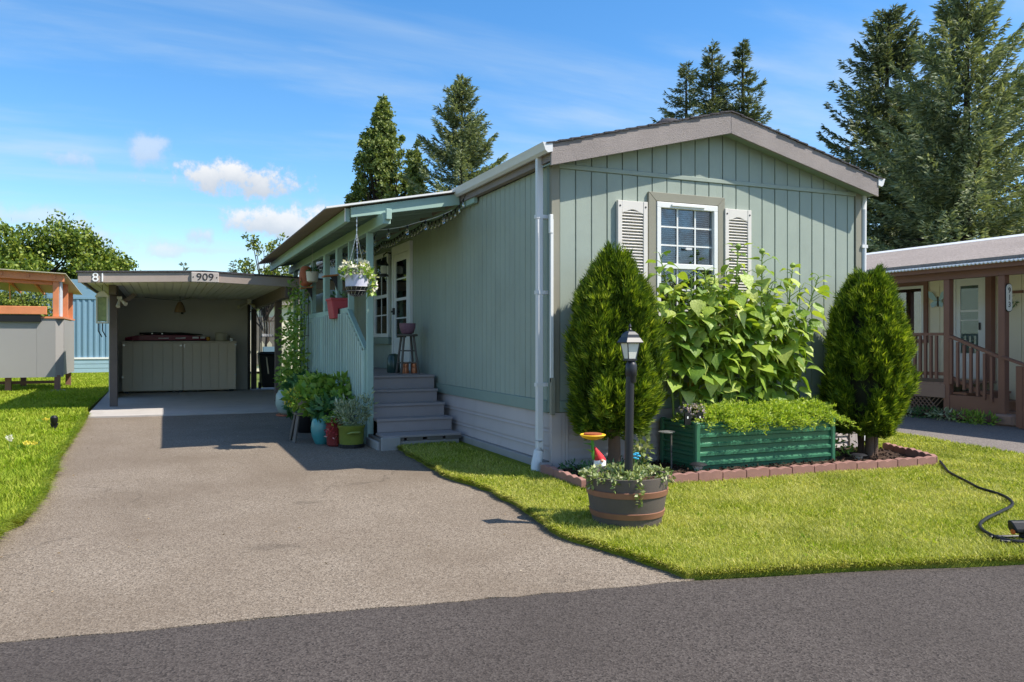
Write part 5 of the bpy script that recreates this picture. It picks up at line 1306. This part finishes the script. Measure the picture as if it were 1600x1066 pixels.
MB().bar((X0, YF + .2, 3.13), (X1 - .25, YF + .2, 2.98), .08, .12).build('pergola_beam', 'orangewood', ld, bevel=.006)
for k in range(7):
    x = X0 + .3 + k * .62; z = 3.30 - .2 * (x - X0) / (X1 - X0)
    MB().bar((x, YF - .02, z + .02), (x, YB + .2, z - .3), .05, .1).build('rafter', 'orangewood', ld)
MB().hexa([(X0, YF - .15, 3.41), (X1 + .1, YF - .15, 3.21), (X1 + .25, YB, 2.80), (X0, YB, 3.0), (X0, YF - .15, 3.43), (X1 + .1, YF - .15, 3.23), (X1 + .25, YB, 2.82), (X0, YB, 3.02)]).build('roof_sheet', 'beige', ld)
MB().tube([(X1 - 1.3, YF + .4, 2.95), (X1 - 1.28, YF + .4, 2.5)], .02, 6).build('wind_chime', 'yellow', ld)
# blue home beyond
bh = thing('blue_home', 'blue ribbed metal home behind the carport', 'house', (-8, 34, 0))
BX_0, BX_1, BYf = -11.5, -2.6, 31.8
bx('wall', 'blue', bh, BX_0, BYf + .05, .55, BX_1, BYf + 8, 3.25)
x = BX_0
while x < BX_1 - .1:
    MB().prism([(x, BYf, .62), (x + .03, BYf - .03, .62), (x + .11, BYf - .03, .62), (x + .14, BYf, .62)], (0, 0, 2.6)).build('rib', 'blue', bh); x += .23
bx('wall_face', 'blue', bh, BX_0, BYf + .003, .62, BX_1, BYf + .048, 3.25)
bx('trim', 'blue', bh, BX_0, BYf - .05, 3.20, BX_1, BYf, 3.30)
MB().prism([(BX_0, BYf - .02, 3.30), (BX_1, BYf - .02, 3.30), (-6.7, BYf - .02, 4.05), (-7.5, BYf - .02, 4.05)], (0, 8, 0)).build('gable', 'blue', bh)
MB().prism([(-6.7, BYf - .2, 4.07), (BX_1 + .2, BYf - .2, 3.25), (BX_1 + .2, BYf - .2, 3.33), (-6.7, BYf - .2, 4.16)], (0, 8.4, 0)).build('roof', 'nbshingle', bh)
for k in range(3): bx('skirt_panel', 'blueskirt', bh, BX_0, BYf - .01 - .01 * k, .0 + k * .19, BX_1, BYf + .03, .19 + k * .19 - .008)
bx('base_strip', 'white', bh, BX_0, BYf - .06, .58, BX_1, BYf, .66)
# beige home seen past the carport
eh = thing('beige_home', 'beige home with dark door glimpsed behind the carport', 'house', (1.5, 34, 0))
bx('wall', 'cream', eh, -2.0, 30.0, 0, 7.5, 38, 3.0)
bx('fascia', 'nbshingle', eh, -2.3, 29.7, 3.0, 7.8, 38, 3.25); bx('door', 'greywood', eh, -.15, 29.93, .3, .75, 29.99, 2.45); bx('window', 'darkroom', eh, -1.2, 29.95, 1.2, -.7, 29.99, 2.3)
pf_ = thing('picket_fence', 'pale picket fence behind the wheelie bin', 'fence', (-.6, 24, 0))
for k in range(10): MB().prism([(-2.2 + k * .28, 24, .0), (-2.02 + k * .28, 24, .0), (-2.02 + k * .28, 24, 1.25), (-2.11 + k * .28, 24, 1.38), (-2.2 + k * .28, 24, 1.25)], (0, .03, 0)).build('picket', 'beige', pf_)
bx('rail', 'beige', pf_, -2.2, 24.032, .9, .6, 24.07, 1.0)

# right neighbour: cream home with brown deck
nb = thing('cream_home', 'cream sided home with grey shingle roof and brown porch at right', 'house', (13, 5, 0))
NW = 10.5
bx('wall', 'cream', nb, NW, -2.6, .3, NW + 4.2, 14, 2.95)
y_ = -2.6
while y_ < 13.9:
    bx('siding_board', 'cream', nb, NW - .018, y_ + .005, .31, NW - .001, y_ + .235, 2.94); y_ += .24
# porch roof
def nz(x): return 2.76 + (x - 9.0) * .215
MB().prism([(8.95, -3, nz(8.95)), (12.6, -3, nz(12.6)), (12.6, -3, nz(12.6) + .05), (8.95, -3, nz(8.95) + .05)], (0, 17.5, 0)).build('roof', 'nbshingle', nb)
MB().prism([(12.6, -3, nz(12.6) + .003), (16.2, -3, 2.76), (16.2, -3, 2.81), (12.6, -3, nz(12.6) + .053)], (0, 17.5, 0)).build('roof', 'nbshingle', nb)
MB().prism([(12.5, -3, nz(12.5) + .054), (12.7, -3, nz(12.5) + .054), (12.6, -3, nz(12.6) + .09)], (0, 17.5, 0)).build('ridge_cap', 'white', nb)
ny = 1400; Y = np.linspace(-3, 14.4, ny); wv = .014 * np.cos(Y * 2 * math.pi / .075)
V = np.concatenate([np.stack([np.full(ny, x), Y, nz(x) - .018 + wv], 1) for x in (8.84, 9.6)]); a = np.arange(ny - 1)
o = np_obj('corrugated_edge', V, np.stack([a, a + ny, a + ny + 1, a + 1], 1), 'white', nb); sm = o.modifiers.new('t', 'SOLIDIFY'); sm.thickness = .012
bx('porch_ceiling', 'white', nb, 9.3, -3, 2.74, NW - .02, 14.2, 2.755)
bx('gutter_board', 'nbbrown', nb, 8.93, -3, 2.62, 9.05, 14.3, 2.72); bx('beam', 'nbbrown', nb, 9.12, -3, 2.50, 9.26, 14.2, 2.735)
for y_, x in ((1.40, 9.2), (2.44, 9.2), (5.4, 9.2), (-1.0, 9.2)): bx('post', 'nbbrown', nb, x - .06, y_ - .06, .16 if y_ < 2 else .0, x + .06, y_ + .06, 2.50, bevel=.006)
bx('post', 'nbbrown', nb, NW - .14, 2.46, .6, NW - .02, 2.58, 2.74)
# deck
y_ = 2.44
while y_ < 12: bx('deck_board', 'nbbrown2', nb, 9.16, y_, .60, NW - .02, y_ + .135, .635); y_ += .14
y_ = -1.6
while y_ < 1.2: bx('deck_board', 'nbbrown2', nb, 9.75, y_, .60, NW - .02, y_ + .135, .635); y_ += .14
bx('rim', 'nbbrown2', nb, 9.13, 2.46, .36, 9.16, 12, .598)
for i, (y0, z) in enumerate(((2.10, .47), (1.77, .32), (1.45, .17))):
    bx('tread', 'nbbrown', nb, 9.22, y0, z - .04, NW - .1, y0 + .36, z); bx('riser', 'nbbrown', nb, 9.22, y0 + .03, .0, NW - .1, y0 + .06, z - .042)
bx('stringer', 'nbbrown', nb, 9.155, 1.46, .0, 9.215, 2.44, .42)
bx('post_block', 'nbbrown2', nb, 9.02, 1.12, -.03, 9.34, 1.46, .16, bevel=.03)
# lattice
lt_ = MB()
for k in range(64):
    y0 = 2.5 + k * .09
    lt_.bar((9.145, y0, .02), (9.145, y0 + .33, .35), .012, .028, (1, 0, 0)); lt_.bar((9.158, y0 + .33, .02), (9.158, y0, .35), .012, .028, (1, 0, 0))
lt_.build('lattice', 'lattice', nb, kind='stuff')
bx('lattice_backing', 'blackplastic', nb, 9.4, 2.5, .0, 9.42, 8.6, .36)
# railing
bx('top_rail', 'nbbrown', nb, 9.14, 2.50, 1.49, 9.25, 5.34, 1.54); bx('bottom_rail', 'nbbrown', nb, 9.17, 2.50, .76, 9.22, 5.34, .82)
y_ = 2.62
while y_ < 5.3:
    bx('baluster', 'nbbrown', nb, 9.125, y_, .70, 9.168, y_ + .045, 1.488); y_ += .115
MB().bar((9.19, 2.46, 1.50), (9.19, 1.46, 1.12), .09, .05).build('hand_rail', 'nbbrown', nb); MB().bar((9.19, 2.40, .74), (9.19, 1.46, .36), .05, .06).build('bottom_rail', 'nbbrown', nb)
y_ = 1.55
while y_ < 2.42:
    t_ = (y_ - 1.46) / 1.0; bx('baluster', 'nbbrown', nb, 9.125, y_, .36 + .36 * t_ - .05, 9.163, y_ + .045, 1.09 + .385 * t_); y_ += .128
# near stair rail running towards the street
for (y0, x0) in ((.85, 8.86), (.98, 8.98), (.72, 8.78)): bx('newel', 'nbbrown', nb, x0 - .035, y0 - .035, -.02, x0 + .035, y0 + .035, .98, bevel=.005)
MB().bar((9.15, 1.38, 1.12), (8.74, .66, .99), .06, .04).build('hand_rail', 'nbbrown', nb)
bx('top_rail', 'nbbrown', nb, 9.7, -1.5, 1.49, 9.8, 1.2, 1.54); bx('bottom_rail', 'nbbrown', nb, 9.72, -1.5, .76, 9.78, 1.2, .82)
y_ = -1.4
while y_ < 1.2: bx('baluster', 'nbbrown', nb, 9.66, y_, .70, 9.70, y_ + .045, 1.488); y_ += .14
# window, door
w_ = MB(); w_.box(NW - .06, 3.90, 1.35, NW - .019, 3.99, 2.62); w_.box(NW - .06, 5.31, 1.35, NW - .019, 5.40, 2.62); w_.box(NW - .06, 3.991, 2.53, NW - .019, 5.309, 2.62); w_.box(NW - .06, 3.991, 1.35, NW - .019, 5.309, 1.42)
wnd = w_.build('window', 'nbbrown', nb)
w_ = MB(); w_.box(NW - .05, 3.992, 1.42, NW - .02, 4.05, 2.528); w_.box(NW - .05, 5.25, 1.42, NW - .02, 5.308, 2.528); w_.box(NW - .05, 4.051, 2.47, NW - .02, 5.249, 2.528)
w_.build('window_frame', 'white', wnd); bx('pane', 'purplegl', wnd, NW - .035, 4.051, 1.421, NW - .031, 5.249, 2.469); bx('backing', 'darkroom', wnd, NW - .028, 4.051, 1.42, NW - .019, 5.249, 2.469)
d_ = MB(); d_.box(NW - .06, 2.60, .64, NW - .019, 2.70, 2.70); d_.box(NW - .06, 3.26, .64, NW - .019, 3.36, 2.70); d_.box(NW - .06, 2.701, 2.60, NW - .019, 3.259, 2.70)
dr = d_.build('door', 'white', nb)
d_ = MB(); d_.box(NW - .045, 2.702, .66, NW - .02, 2.79, 2.598); d_.box(NW - .045, 3.17, .66, NW - .02, 3.258, 2.598); d_.box(NW - .045, 2.791, .66, NW - .02, 3.169, 1.15); d_.box(NW - .045, 2.791, 2.46, NW - .02, 3.169, 2.598); d_.box(NW - .044, 2.791, 1.95, NW - .022, 3.169, 1.99); d_.box(NW - .044, 2.791, 1.78, NW - .022, 3.169, 1.80)
d_.build('door_leaf', 'white', dr); bx('pane', 'glass', dr, NW - .032, 2.791, 1.151, NW - .029, 3.169, 2.459); bx('backing', 'potsage', dr, NW - .027, 2.79, 1.15, NW - .0195, 3.17, 2.46)
bx('handle', 'black', dr, NW - .08, 2.74, 1.60, NW - .046, 2.76, 1.74)
sg2 = thing('number_sign', 'vertical oval white plate reading 913 on the neighbour porch post', 'sign', (9.13, 1.34, 1.95))
px_, py_ = 9.2, 1.40
pl = []
for k in range(16):
    t_ = 2 * math.pi * k / 16; pl.append((.075 * math.cos(t_), (.16 if math.sin(t_) > 0 else -.16) + .07 * math.sin(t_)))
def onpost(a, z, o=0): return (px_ + .03 + a * .97, py_ - .063 - o, 2.12 + z)
MB().prism([onpost(a * 1.15, z * 1.06) for a, z in pl], (0, -.012, 0)).build('plate_rim', 'num_dark', sg2); MB().prism([onpost(a, z, .0125) for a, z in pl], (0, -.006, 0)).build('plate', 'num_white', sg2)
for i, ch in enumerate('913'): text_obj('numeral', ch, .13, 'num_dark', sg2, (px_ + .03, py_ - .084, 2.12 + .12 - .12 * i), (rad(90), 0, 0), .002)
# butterfly
bt = thing('butterfly_ornament', 'pale blue metal butterfly on the neighbour wall beside the window', 'ornament', (NW - .03, 3.66, 2.2))
for s_ in (-1, 1):
    MB().prism([(NW - .05, 3.66 + s_ * .015, 2.22), (NW - .08, 3.66 + s_ * .10, 2.36), (NW - .09, 3.66 + s_ * .19, 2.40), (NW - .09, 3.66 + s_ * .18, 2.27), (NW - .06, 3.66 + s_ * .08, 2.19)], (.006, 0, 0)).build('wing', 'wingblue', bt)
    MB().prism([(NW - .05, 3.66 + s_ * .015, 2.2), (NW - .075, 3.66 + s_ * .10, 2.185), (NW - .085, 3.66 + s_ * .15, 2.13), (NW - .08, 3.66 + s_ * .11, 2.06), (NW - .055, 3.66 + s_ * .03, 2.10)], (.006, 0, 0)).build('wing', 'wingblue', bt)
MB().tube([(NW - .045, 3.66, 2.08), (NW - .05, 3.66, 2.28)], .012, 8).build('body', 'num_dark', bt)
ds = thing('wall_disc', 'round orange sun ornament on the neighbour wall at the right edge', 'ornament', (NW - .03, 1.55, 2.1))
MB().tube([(NW - .045, 1.62, 2.13), (NW - .019, 1.62, 2.13)], .15, 20).build('disc', 'orange', ds); MB().tube([(NW - .06, 1.62, 2.13), (NW - .046, 1.62, 2.13)], .08, 16).build('boss', 'flbrown', ds)
hk = thing('wall_hook', 'brown hook rail with greenery on the neighbour wall', 'ornament', (NW - .03, 2.1, 2.1))
bx('rail', 'nbbrown', hk, NW - .06, 1.92, 2.26, NW - .019, 2.2, 2.31)
plant(hk, 'vegdark', [((NW - .08, 2.08, 2.12), (.04, .10, .10), 40)], .06)
# plants along the deck foot
for i, (x, y_, m_) in enumerate(((9.0, 4.0, 'sage'), (8.98, 3.3, 'sage'), (8.98, 2.75, 'vegdark'), (8.95, 2.3, 'sage'), (8.95, 1.9, 'veg'), (8.92, 1.6, 'veg'))):
    q = thing('border_plant', ['grey green mound farthest along the neighbour lattice', 'grey green mound in front of the neighbour lattice', 'dark green mound at the neighbour deck corner', 'low grey green mound by the neighbour steps', 'bright leafy plant beside the neighbour steps', 'bright leafy plant by the neighbour post block'][i], 'plant', (x, y_, 0), 'plants along the neighbour deck')
    plant(q, m_, [((x, y_, .06), (.16, .3, .09), 130)], .09, upb=.8, wid=.35)

# ------------------------------------------------------------------ trees
def conifer(label, loc, H, Rr, seed, mat='spruce', t0=.04, dens=1.0, droop=.25, power=.85, up=.25, ragged=.35, size=.30, grp='conifers behind the homes'):
    g = np.random.default_rng(seed); x, y_, z = loc
    t = thing('conifer_tree', label, 'tree', loc, grp)
    MB().tube([(x, y_, z - .1), (x + g.normal() * .1, y_ + g.normal() * .1, z + H * .5), (x, y_, z + H * .97)], [.018 * H, .011 * H, .002 * H], 9).build('trunk', 'darkbark', t, smooth=True)
    nb_ = int(H * 18 * dens); parts = []; tw = MB()
    tt = t0 + (1 - t0) * g.uniform(0, 1, nb_) ** .9; tt = np.clip(np.round(tt * H / .42) * .42 / H + g.normal(0, .05, nb_) / H, t0, .995)
    az_ = g.uniform(0, 2 * math.pi, nb_)
    for i in range(nb_):
        s = tt[i]; L = Rr * ((1 - s) ** power + .03) * g.uniform(1 - ragged, 1 + ragged * .6)
        if L < .12: L = .12
        d = np.array([math.cos(az_[i]), math.sin(az_[i]), 0]); sd_ = np.array([-d[1], d[0], 0])
        e0 = up * (s * 2.2 - .5); K = max(16, int(L * 80 * dens))
        q = g.uniform(.02, 1, K) ** .85
        wdt = (.24 * L * (1.05 - q) + .05); lat = g.uniform(-1, 1, K) * wdt
        zc_ = L * (e0 * q - droop * q * (1 - q) * 1.6 + .10 * q ** 3) - np.abs(lat) * .25 - np.abs(g.normal(0, .05, K)) * (1 + L * .3)
        P = np.array([x, y_, z + s * H]) + d * (L * q)[:, None] + sd_ * lat[:, None] + np.array([0, 0, 1.0]) * zc_[:, None]
        D = unit(d * .9 + sd_ * (np.sign(lat) * .75)[:, None] + np.stack([np.zeros(K), np.zeros(K), g.normal(.0 + .25 * s, .35, K)], 1) + g.normal(size=(K, 3)) * .25)
        ln = size * .72 * g.uniform(.55, 1.35, K); D = D * ln[:, None]
        S = side_of(D, g) * (ln * .24)[:, None]
        parts.append(leaves(P, D, S))
        if i % 5 == 0: tw.tube([(x, y_, z + s * H), tuple(np.array([x, y_, z + s * H]) + d * L * .5 + np.array([0, 0, L * (e0 * .5 - droop * .4)])), tuple(np.array([x, y_, z + s * H]) + d * L * .85 + np.array([0, 0, L * (e0 * .85 - droop * .2)]))], [.012 + L * .012, .01 + L * .006, .006], 4, cap=False)
    v, f = join(parts); np_obj('crown', v, f, mat, t)
    tw.build('limbs', 'darkbark', t)
    return t
def PDg(px, dist):   # ground point below an image column at a depth along the view axis
    u = (px - 800) / 1256; d = Vector((u * .918 + .397, -u * .397 + .918, 0)); return (-3.83 + d.x * dist, -7.78 + d.y * dist, 0)
def zof(py, dist): return 1.4 + (532 - py) * dist / 1256
conifer('dark spruce behind the porch roof, right of the pale leafy tree', PDg(722, 42), zof(122, 42), 4.3, 31, 'spruce', .1, 1.5, .2, .8, .4, .6, .32)
conifer('slim dark fir, left one of the three behind the roof ridge', PDg(1072, 52), zof(98, 52), 4.2, 32, 'fir', .25, .85, .4, .7, .1, .7, .36)
conifer('slim dark fir, middle one of the three behind the roof ridge', PDg(1113, 50), zof(68, 50), 3.0, 33, 'fir', .2, 1.1, .25, .6, .3, .5, .34)
conifer('slim dark fir, right one of the three behind the roof ridge', PDg(1160, 50), zof(62, 50), 4.0, 34, 'fir', .3, .8, .5, .8, .05, .6, .4)
conifer('tall dark spruce right of the gable', PDg(1388, 34), zof(15, 34), 4.3, 35, 'fir', .03, 1.4, .4, .62, .25, .45, .34)
conifer('tallest blue green spruce at the right, its top cut by the frame', PDg(1512, 29), zof(-25, 29), 5.2, 36, 'spruce', .03, 1.45, .12, .85, .55, .4, .32)
conifer('broad spruce at the right edge of the view', PDg(1640, 33), zof(60, 33), 5.0, 37, 'spruce', .03, 1.0, .2, .85, .4, .4, .36)
conifer('spruce filling the gap behind the cream home', PDg(1445, 44), zof(170, 44), 5.2, 38, 'fir', .03, 1.0, .25, .85, .3, .4, .42)

def broadleaf(name, label, loc, H, clumps, mat, seed, leaf, dens, grp='leafy trees behind the homes', trunk=.25, bark='darkbark'):
    """clumps: (dx, dy, z, rx, ry, rz) in metres"""
    g = np.random.default_rng(seed); x, y_, z = loc
    t = thing(name, label, 'tree', loc, grp)
    tk = MB(); tk.tube([(x, y_, -.1), (x + .1, y_, H * .35), (x - .05, y_, H * .6)], [trunk, trunk * .75, trunk * .4], 9)
    tk.build('trunk', bark, t, smooth=True)
    lb = MB(); parts = []
    for (dx, dy, zc_, rx, ry, rz) in clumps:
        lb.tube([(x, y_, min(H * .4, zc_ * .6)), (x + dx * .5, y_ + dy * .5, zc_ * .75), (x + dx, y_ + dy, zc_)], [trunk * .4, trunk * .25, trunk * .1], 5, cap=False)
        area = (rx * rz + ry * rz + rx * ry) * 4.2; n = int(area * dens)
        ns_ = max(4, int(n / 28))
        # sub-clumps on the surface of the clump
        c0 = rand_dirs(g, ns_) * (g.uniform(.55, 1.05, (ns_, 1))) * np.array([rx, ry, rz]) + np.array([x + dx, y_ + dy, zc_])
        idx = g.integers(0, ns_, n)
        P = c0[idx] + g.normal(size=(n, 3)) * np.array([.13, .13, .10]) * (rx * .9 + .35)
        D = unit(rand_dirs(g, n) + np.array([0, 0, -.15])) * (leaf * g.uniform(.6, 1.3, (n, 1))); S = side_of(D, g) * leaf * .62
        parts.append(leaves(P, D, S))
    lb.build('limbs', bark, t); v, f = join(parts); np_obj('crown', v, f, mat, t); return t
def ball(n, seed, rx, rz0, rz1, cl):
    r = random.Random(seed); out = []
    for k in range(n):
        u = r.random(); z = rz0 + (rz1 - rz0) * u; w = rx * math.sqrt(max(.05, 1 - ((z - (rz0 * .6 + rz1 * .4)) / ((rz1 - rz0) * .62)) ** 2)); a = r.uniform(0, 6.28); q = math.sqrt(r.random()) * w
        out.append((q * math.cos(a), q * math.sin(a), z, cl * r.uniform(.7, 1.2), cl * r.uniform(.7, 1.2), cl * r.uniform(.55, .9)))
    return out
broadleaf('maple_tree', 'broad bushy green tree behind the pergola at far left', PDg(30, 46), zof(330, 46), ball(34, 1, 5.4, 1.8, zof(340, 46) - .8, 1.5), 'maple', 41, .24, 50)
broadleaf('maple_tree', 'lower rounded green tree left of the carport roof', PDg(150, 48), zof(375, 48), ball(24, 2, 3.2, 1.2, zof(385, 48) - .7, 1.25), 'maple', 42, .24, 50)
broadleaf('maple_tree', 'leafy tree at the left edge of the view', PDg(-110, 47), zof(310, 47), ball(24, 3, 4.5, 1.8, zof(318, 47) - .8, 1.5), 'maple', 43, .26, 40)
# pale tall tree: an upright flame of leafy shoots
fl = []
rr = random.Random(8); Hp = zof(165, 46)
for k in range(150):
    u = rr.random() ** 1.1; z = 2.0 + (Hp - 2.6) * u; w = 5.6 * (1 - u) ** 1.0 + .08; a = rr.uniform(0, 6.28); q = w * math.sqrt(rr.random()); fl.append((q * math.cos(a), q * math.sin(a), z, .30, .30, 1.2))
fl.append((0, 0, Hp - .8, .2, .2, .8)); fl.append((1.6, 0, Hp - 3.2, .25, .25, 1.0)); fl.append((1.15, .2, Hp - 2.2, .2, .2, .8))
broadleaf('poplar_tree', 'tall pale green flame shaped tree behind the porch roof', PDg(597, 46), Hp, fl, 'poplar', 44, .19, 140)
fl = [(q[0] * .7, q[1] * .7, q[2] * .78, .3, .3, .8) for q in fl[:70]] + [(0, 0, zof(208, 44) - .6, .15, .15, .8)]
broadleaf('poplar_tree', 'thin pale leafy tree between the flame shaped tree and the spruce', PDg(652, 44), zof(208, 44), fl, 'poplar', 45, .2, 90)
broadleaf('birch_tree', 'small airy tree beside the porch roof corner', PDg(415, 32), zof(360, 32), [(rr.uniform(-1.1, 1.0), rr.uniform(-.8, .8), rr.uniform(2.6, zof(372, 32)), .34, .34, .26) for k in range(30)], 'hedge', 46, .13, 70, trunk=.1)
fl = [(rr.uniform(-2, .5), rr.uniform(-.6, .6), rr.uniform(1.0, 3.6), .8, .7, .7) for k in range(22)]
broadleaf('garden_shrub', 'tall leafy shrub behind the cedar pergola', PDg(60, 34), 4.0, fl, 'hedge', 47, .14, 90, trunk=.1)
conifer('tiny distant conifer peeking over the carport roof', PDg(287, 60), zof(411, 60), 1.5, 48, 'fir', .1, .6, .3, .8, .3, .5, .3)
conifer('small distant conifer left of the airy tree', PDg(364, 52), zof(408, 52), 1.2, 49, 'fir', .1, .6, .2, .8, .3, .4, .3)
# far tree belt so no open horizon shows between the homes
parts = []
for k in range(60):
    a = -.9 + 1.9 * k / 59; d = 75 + R.uniform(-6, 10); px, py = -3.83 + math.sin(a + .405) * d, -7.78 + math.cos(a + .405) * d
    h = R.uniform(3.0, 5.0); parts.append(clump(G, (px, py, h * .5), (2.6, 2.2, h * .55), 420, .5, wid=.7))
v, f = join(parts); o = np_obj('tree_belt', v, f, 'hedge', kind='stuff'); o['label'] = 'distant belt of trees behind the homes'
# utility pole
up_ = PDg(1324, 41); ut = thing('utility_pole', 'grey pole standing between the gable and the tall spruce', 'pole', up_)
MB().tube([(up_[0], up_[1], -.1), (up_[0], up_[1], zof(231, 41))], [.14, .11], 10).build('shaft', 'greywood', ut); MB().lathe([(.13, 0), (.13, .1), (.05, .14)], up_[0], up_[1], zof(233, 41), 10).build('cap', 'greywood', ut)

# ------------------------------------------------------------------ grass
def in_poly(P, poly):
    poly = np.array(poly); x, y_ = P[:, 0], P[:, 1]; ins = np.zeros(len(P), bool); j = len(poly) - 1
    for i in range(len(poly)):
        xi, yi = poly[i]; xj, yj = poly[j]
        c = ((yi > y_) != (yj > y_)) & (x < (xj - xi) * (y_ - yi) / (yj - yi + 1e-12) + xi); ins ^= c; j = i
    return ins
def grass(name, label, poly, box, n, h, mat, seed, w=.0042, lean=.5, excl=None, falloff=True):
    g = np.random.default_rng(seed); x0, x1, y0, y1 = box
    P = np.stack([g.uniform(x0, x1, n), g.uniform(y0, y1, n)], 1)
    if falloff:
        d = np.hypot(P[:, 0] + 3.83, P[:, 1] + 7.78); keep = g.uniform(0, 1, n) < np.clip((5.0 / d) ** 1.35, .05, 1); P = P[keep]
    P = P[in_poly(P, poly)]
    if excl is not None: P = P[~excl(P)]
    d = np.hypot(P[:, 0] + 3.83, P[:, 1] + 7.78); n = len(P)
    tuft = .75 + .5 * (np.sin(P[:, 0] * 3.1 + 1.3 * np.sin(P[:, 1] * 2.3)) * np.sin(P[:, 1] * 3.7 + seed) * .5 + .5)
    hh = h * tuft * g.uniform(.45, 1.25, n); ww = w * np.clip(d / 5.0, 1, 4) * g.uniform(.7, 1.4, n)
    a = g.uniform(0, 2 * math.pi, n); le = g.uniform(.05, lean, n) * hh
    b = np.concatenate([P, np.full((n, 1), -.004)], 1)
    ld_ = np.stack([np.cos(a), np.sin(a), np.zeros(n)], 1); sd_ = np.stack([-np.sin(a), np.cos(a), np.zeros(n)], 1)
    V = np.empty((n, 4, 3)); mid = b + ld_ * (le * .35)[:, None] + np.array([0, 0, 1.0]) * (hh * .62)[:, None]
    V[:, 0] = b; V[:, 1] = mid + sd_ * (ww * .5)[:, None]; V[:, 2] = b + ld_ * (le * 1.3)[:, None] + np.array([0, 0, 1.0]) * hh[:, None]; V[:, 3] = mid - sd_ * (ww * .5)[:, None]
    o = np_obj(name, V.reshape(-1, 3), np.arange(n * 4).reshape(n, 4), mat, kind='stuff'); o['label'] = label; return o
def bed_ex(P): return ((P[:, 0] > -.2) & (P[:, 0] < 4.2 + (P[:, 1] + 1.3) * .42) & (P[:, 1] > -1.18 - np.clip(P[:, 0], 0, 5) * .045)) | ((P[:, 0] > -.03)& (P[:, 0] < 4.5) & (P[:, 1] > -.1)) | (np.hypot(P[:, 0] - BXc, P[:, 1] - BYc) < .25)
grass('lawn_grass', 'short sunlit mown grass of the front lawn', front_lawn, (-1.3, 6.7, -5.6, 3.4), 860000, .034, 'grass', 1, w=.0034, excl=bed_ex, lean=1.3)
grass('side_grass', 'mown grass strip beyond the home', front_lawn, (4.4, 8, -1, 12), 60000, .05, 'grass', 2, excl=bed_ex)
grass('left_grass', 'longer lush grass of the left lawn', left_lawn, (-9.5, -4.7, -3.2, 30), 760000, .075, 'grassleft', 3, w=.005, lean=.9)

def edge_grass(name, label, pts, side, n_per_m, h, mat, seed, z=-.01):
    g = np.random.default_rng(seed); B = []; O = []
    for a, b in zip(pts[:-1], pts[1:]):
        a, b = np.array(a), np.array(b); L = np.linalg.norm(b - a); n = int(L * n_per_m)
        if n == 0: continue
        nr = np.array([-(b - a)[1], (b - a)[0]]) / L * side
        t_ = g.uniform(0, 1, (n, 1)); B.append(a + (b - a) * t_ + nr * g.uniform(-.05, .008, (n, 1))); O.append(np.repeat(nr[None], n, 0))
    B = np.concatenate(B); O = np.concatenate(O); n = len(B); d = np.hypot(B[:, 0] + 3.83, B[:, 1] + 7.78)
    hh = h * g.uniform(.4, 1.3, n); ww = .004 * np.clip(d / 5, 1, 4) * g.uniform(.7, 1.4, n)
    ang = g.normal(0, .7, n); o2 = np.stack([O[:, 0] * np.cos(ang) - O[:, 1] * np.sin(ang), O[:, 0] * np.sin(ang) + O[:, 1] * np.cos(ang)], 1)
    b3 = np.concatenate([B, g.uniform(z - .03, z, (n, 1))], 1); l3 = np.concatenate([o2, np.zeros((n, 1))], 1); s3 = np.stack([-o2[:, 1], o2[:, 0], np.zeros(n)], 1)
    k = g.uniform(.2, 1.1, n); V = np.empty((n, 4, 3)); mid = b3 + l3 * (hh * .4 * k)[:, None] + np.array([0, 0, 1.0]) * (hh * .55)[:, None]
    V[:, 0] = b3; V[:, 1] = mid + s3 * (ww * .5)[:, None]; V[:, 3] = mid - s3 * (ww * .5)[:, None]; V[:, 2] = b3 + l3 * (hh * 1.05 * k)[:, None] + np.array([0, 0, 1.0]) * (hh * (.95 - .55 * k))[:, None]
    o = np_obj(name, V.reshape(-1, 3), np.arange(n * 4).reshape(n, 4), mat, kind='stuff'); o['label'] = label
edge_grass('lawn_fringe', 'grass fringe spilling over the edge of the front lawn', right_edge, 1, 2600, .05, 'grass', 8)
edge_grass('lawn_fringe', 'grass fringe along the road side of the front lawn', [(5.6, -5.66), (3, -4.83), (1.28, -4.30), (.01, -3.95), (-.93, -3.72)], 1, 2600, .042, 'grass', 9)
edge_grass('lawn_fringe', 'grass fringe spilling over the edge of the left lawn', left_edge, 1, 1800, .11, 'grassleft', 10)

g = np.random.default_rng(77); n = 900
P = np.stack([g.uniform(-4.9, -1.0, n), g.uniform(-3.4, 8.8, n), np.full(n, -.045)], 1)
near = np.minimum(np.abs(P[:, 0] + 1.0), np.abs(P[:, 0] + 4.95)) + .25 * np.abs(P[:, 1] + 3.5); keep = g.uniform(0, 1, n) < np.clip(1.1 - near, .12, 1); P = P[keep]
D = rand_dirs(g, len(P)); D[:, 2] = np.abs(D[:, 2]) * .25; D = unit(D) * g.uniform(.008, .03, (len(P), 1)); v, f = leaves(P, D, side_of(D, g) * .008)
o = np_obj('drive_litter', v, f, 'litter', kind='stuff'); o['label'] = 'dry leaf crumbs and grit scattered on the driveway'

parts = []
for k in range(70):
    x = g.uniform(-1, 5.6); y_ = g.uniform(-4.4, -1.45)
    if x < -.2 + 0 and abs(y_ + 2.4) < .5: continue
    if in_poly(np.array([[x, y_]]), front_lawn)[0]: parts.append(clump(g, (x, y_, .02), (.05, .05, .006), 10, .035, wid=.4))
for k in range(60): parts.append(clump(g, (g.uniform(-6.6, -5.15), g.uniform(-.5, 9), .03), (.07, .07, .02), 14, .08, wid=.4))
v, f = join(parts); o = np_obj('lawn_weeds', v, f, 'grassleft', kind='stuff'); o['label'] = 'small flat weeds scattered through the lawns'
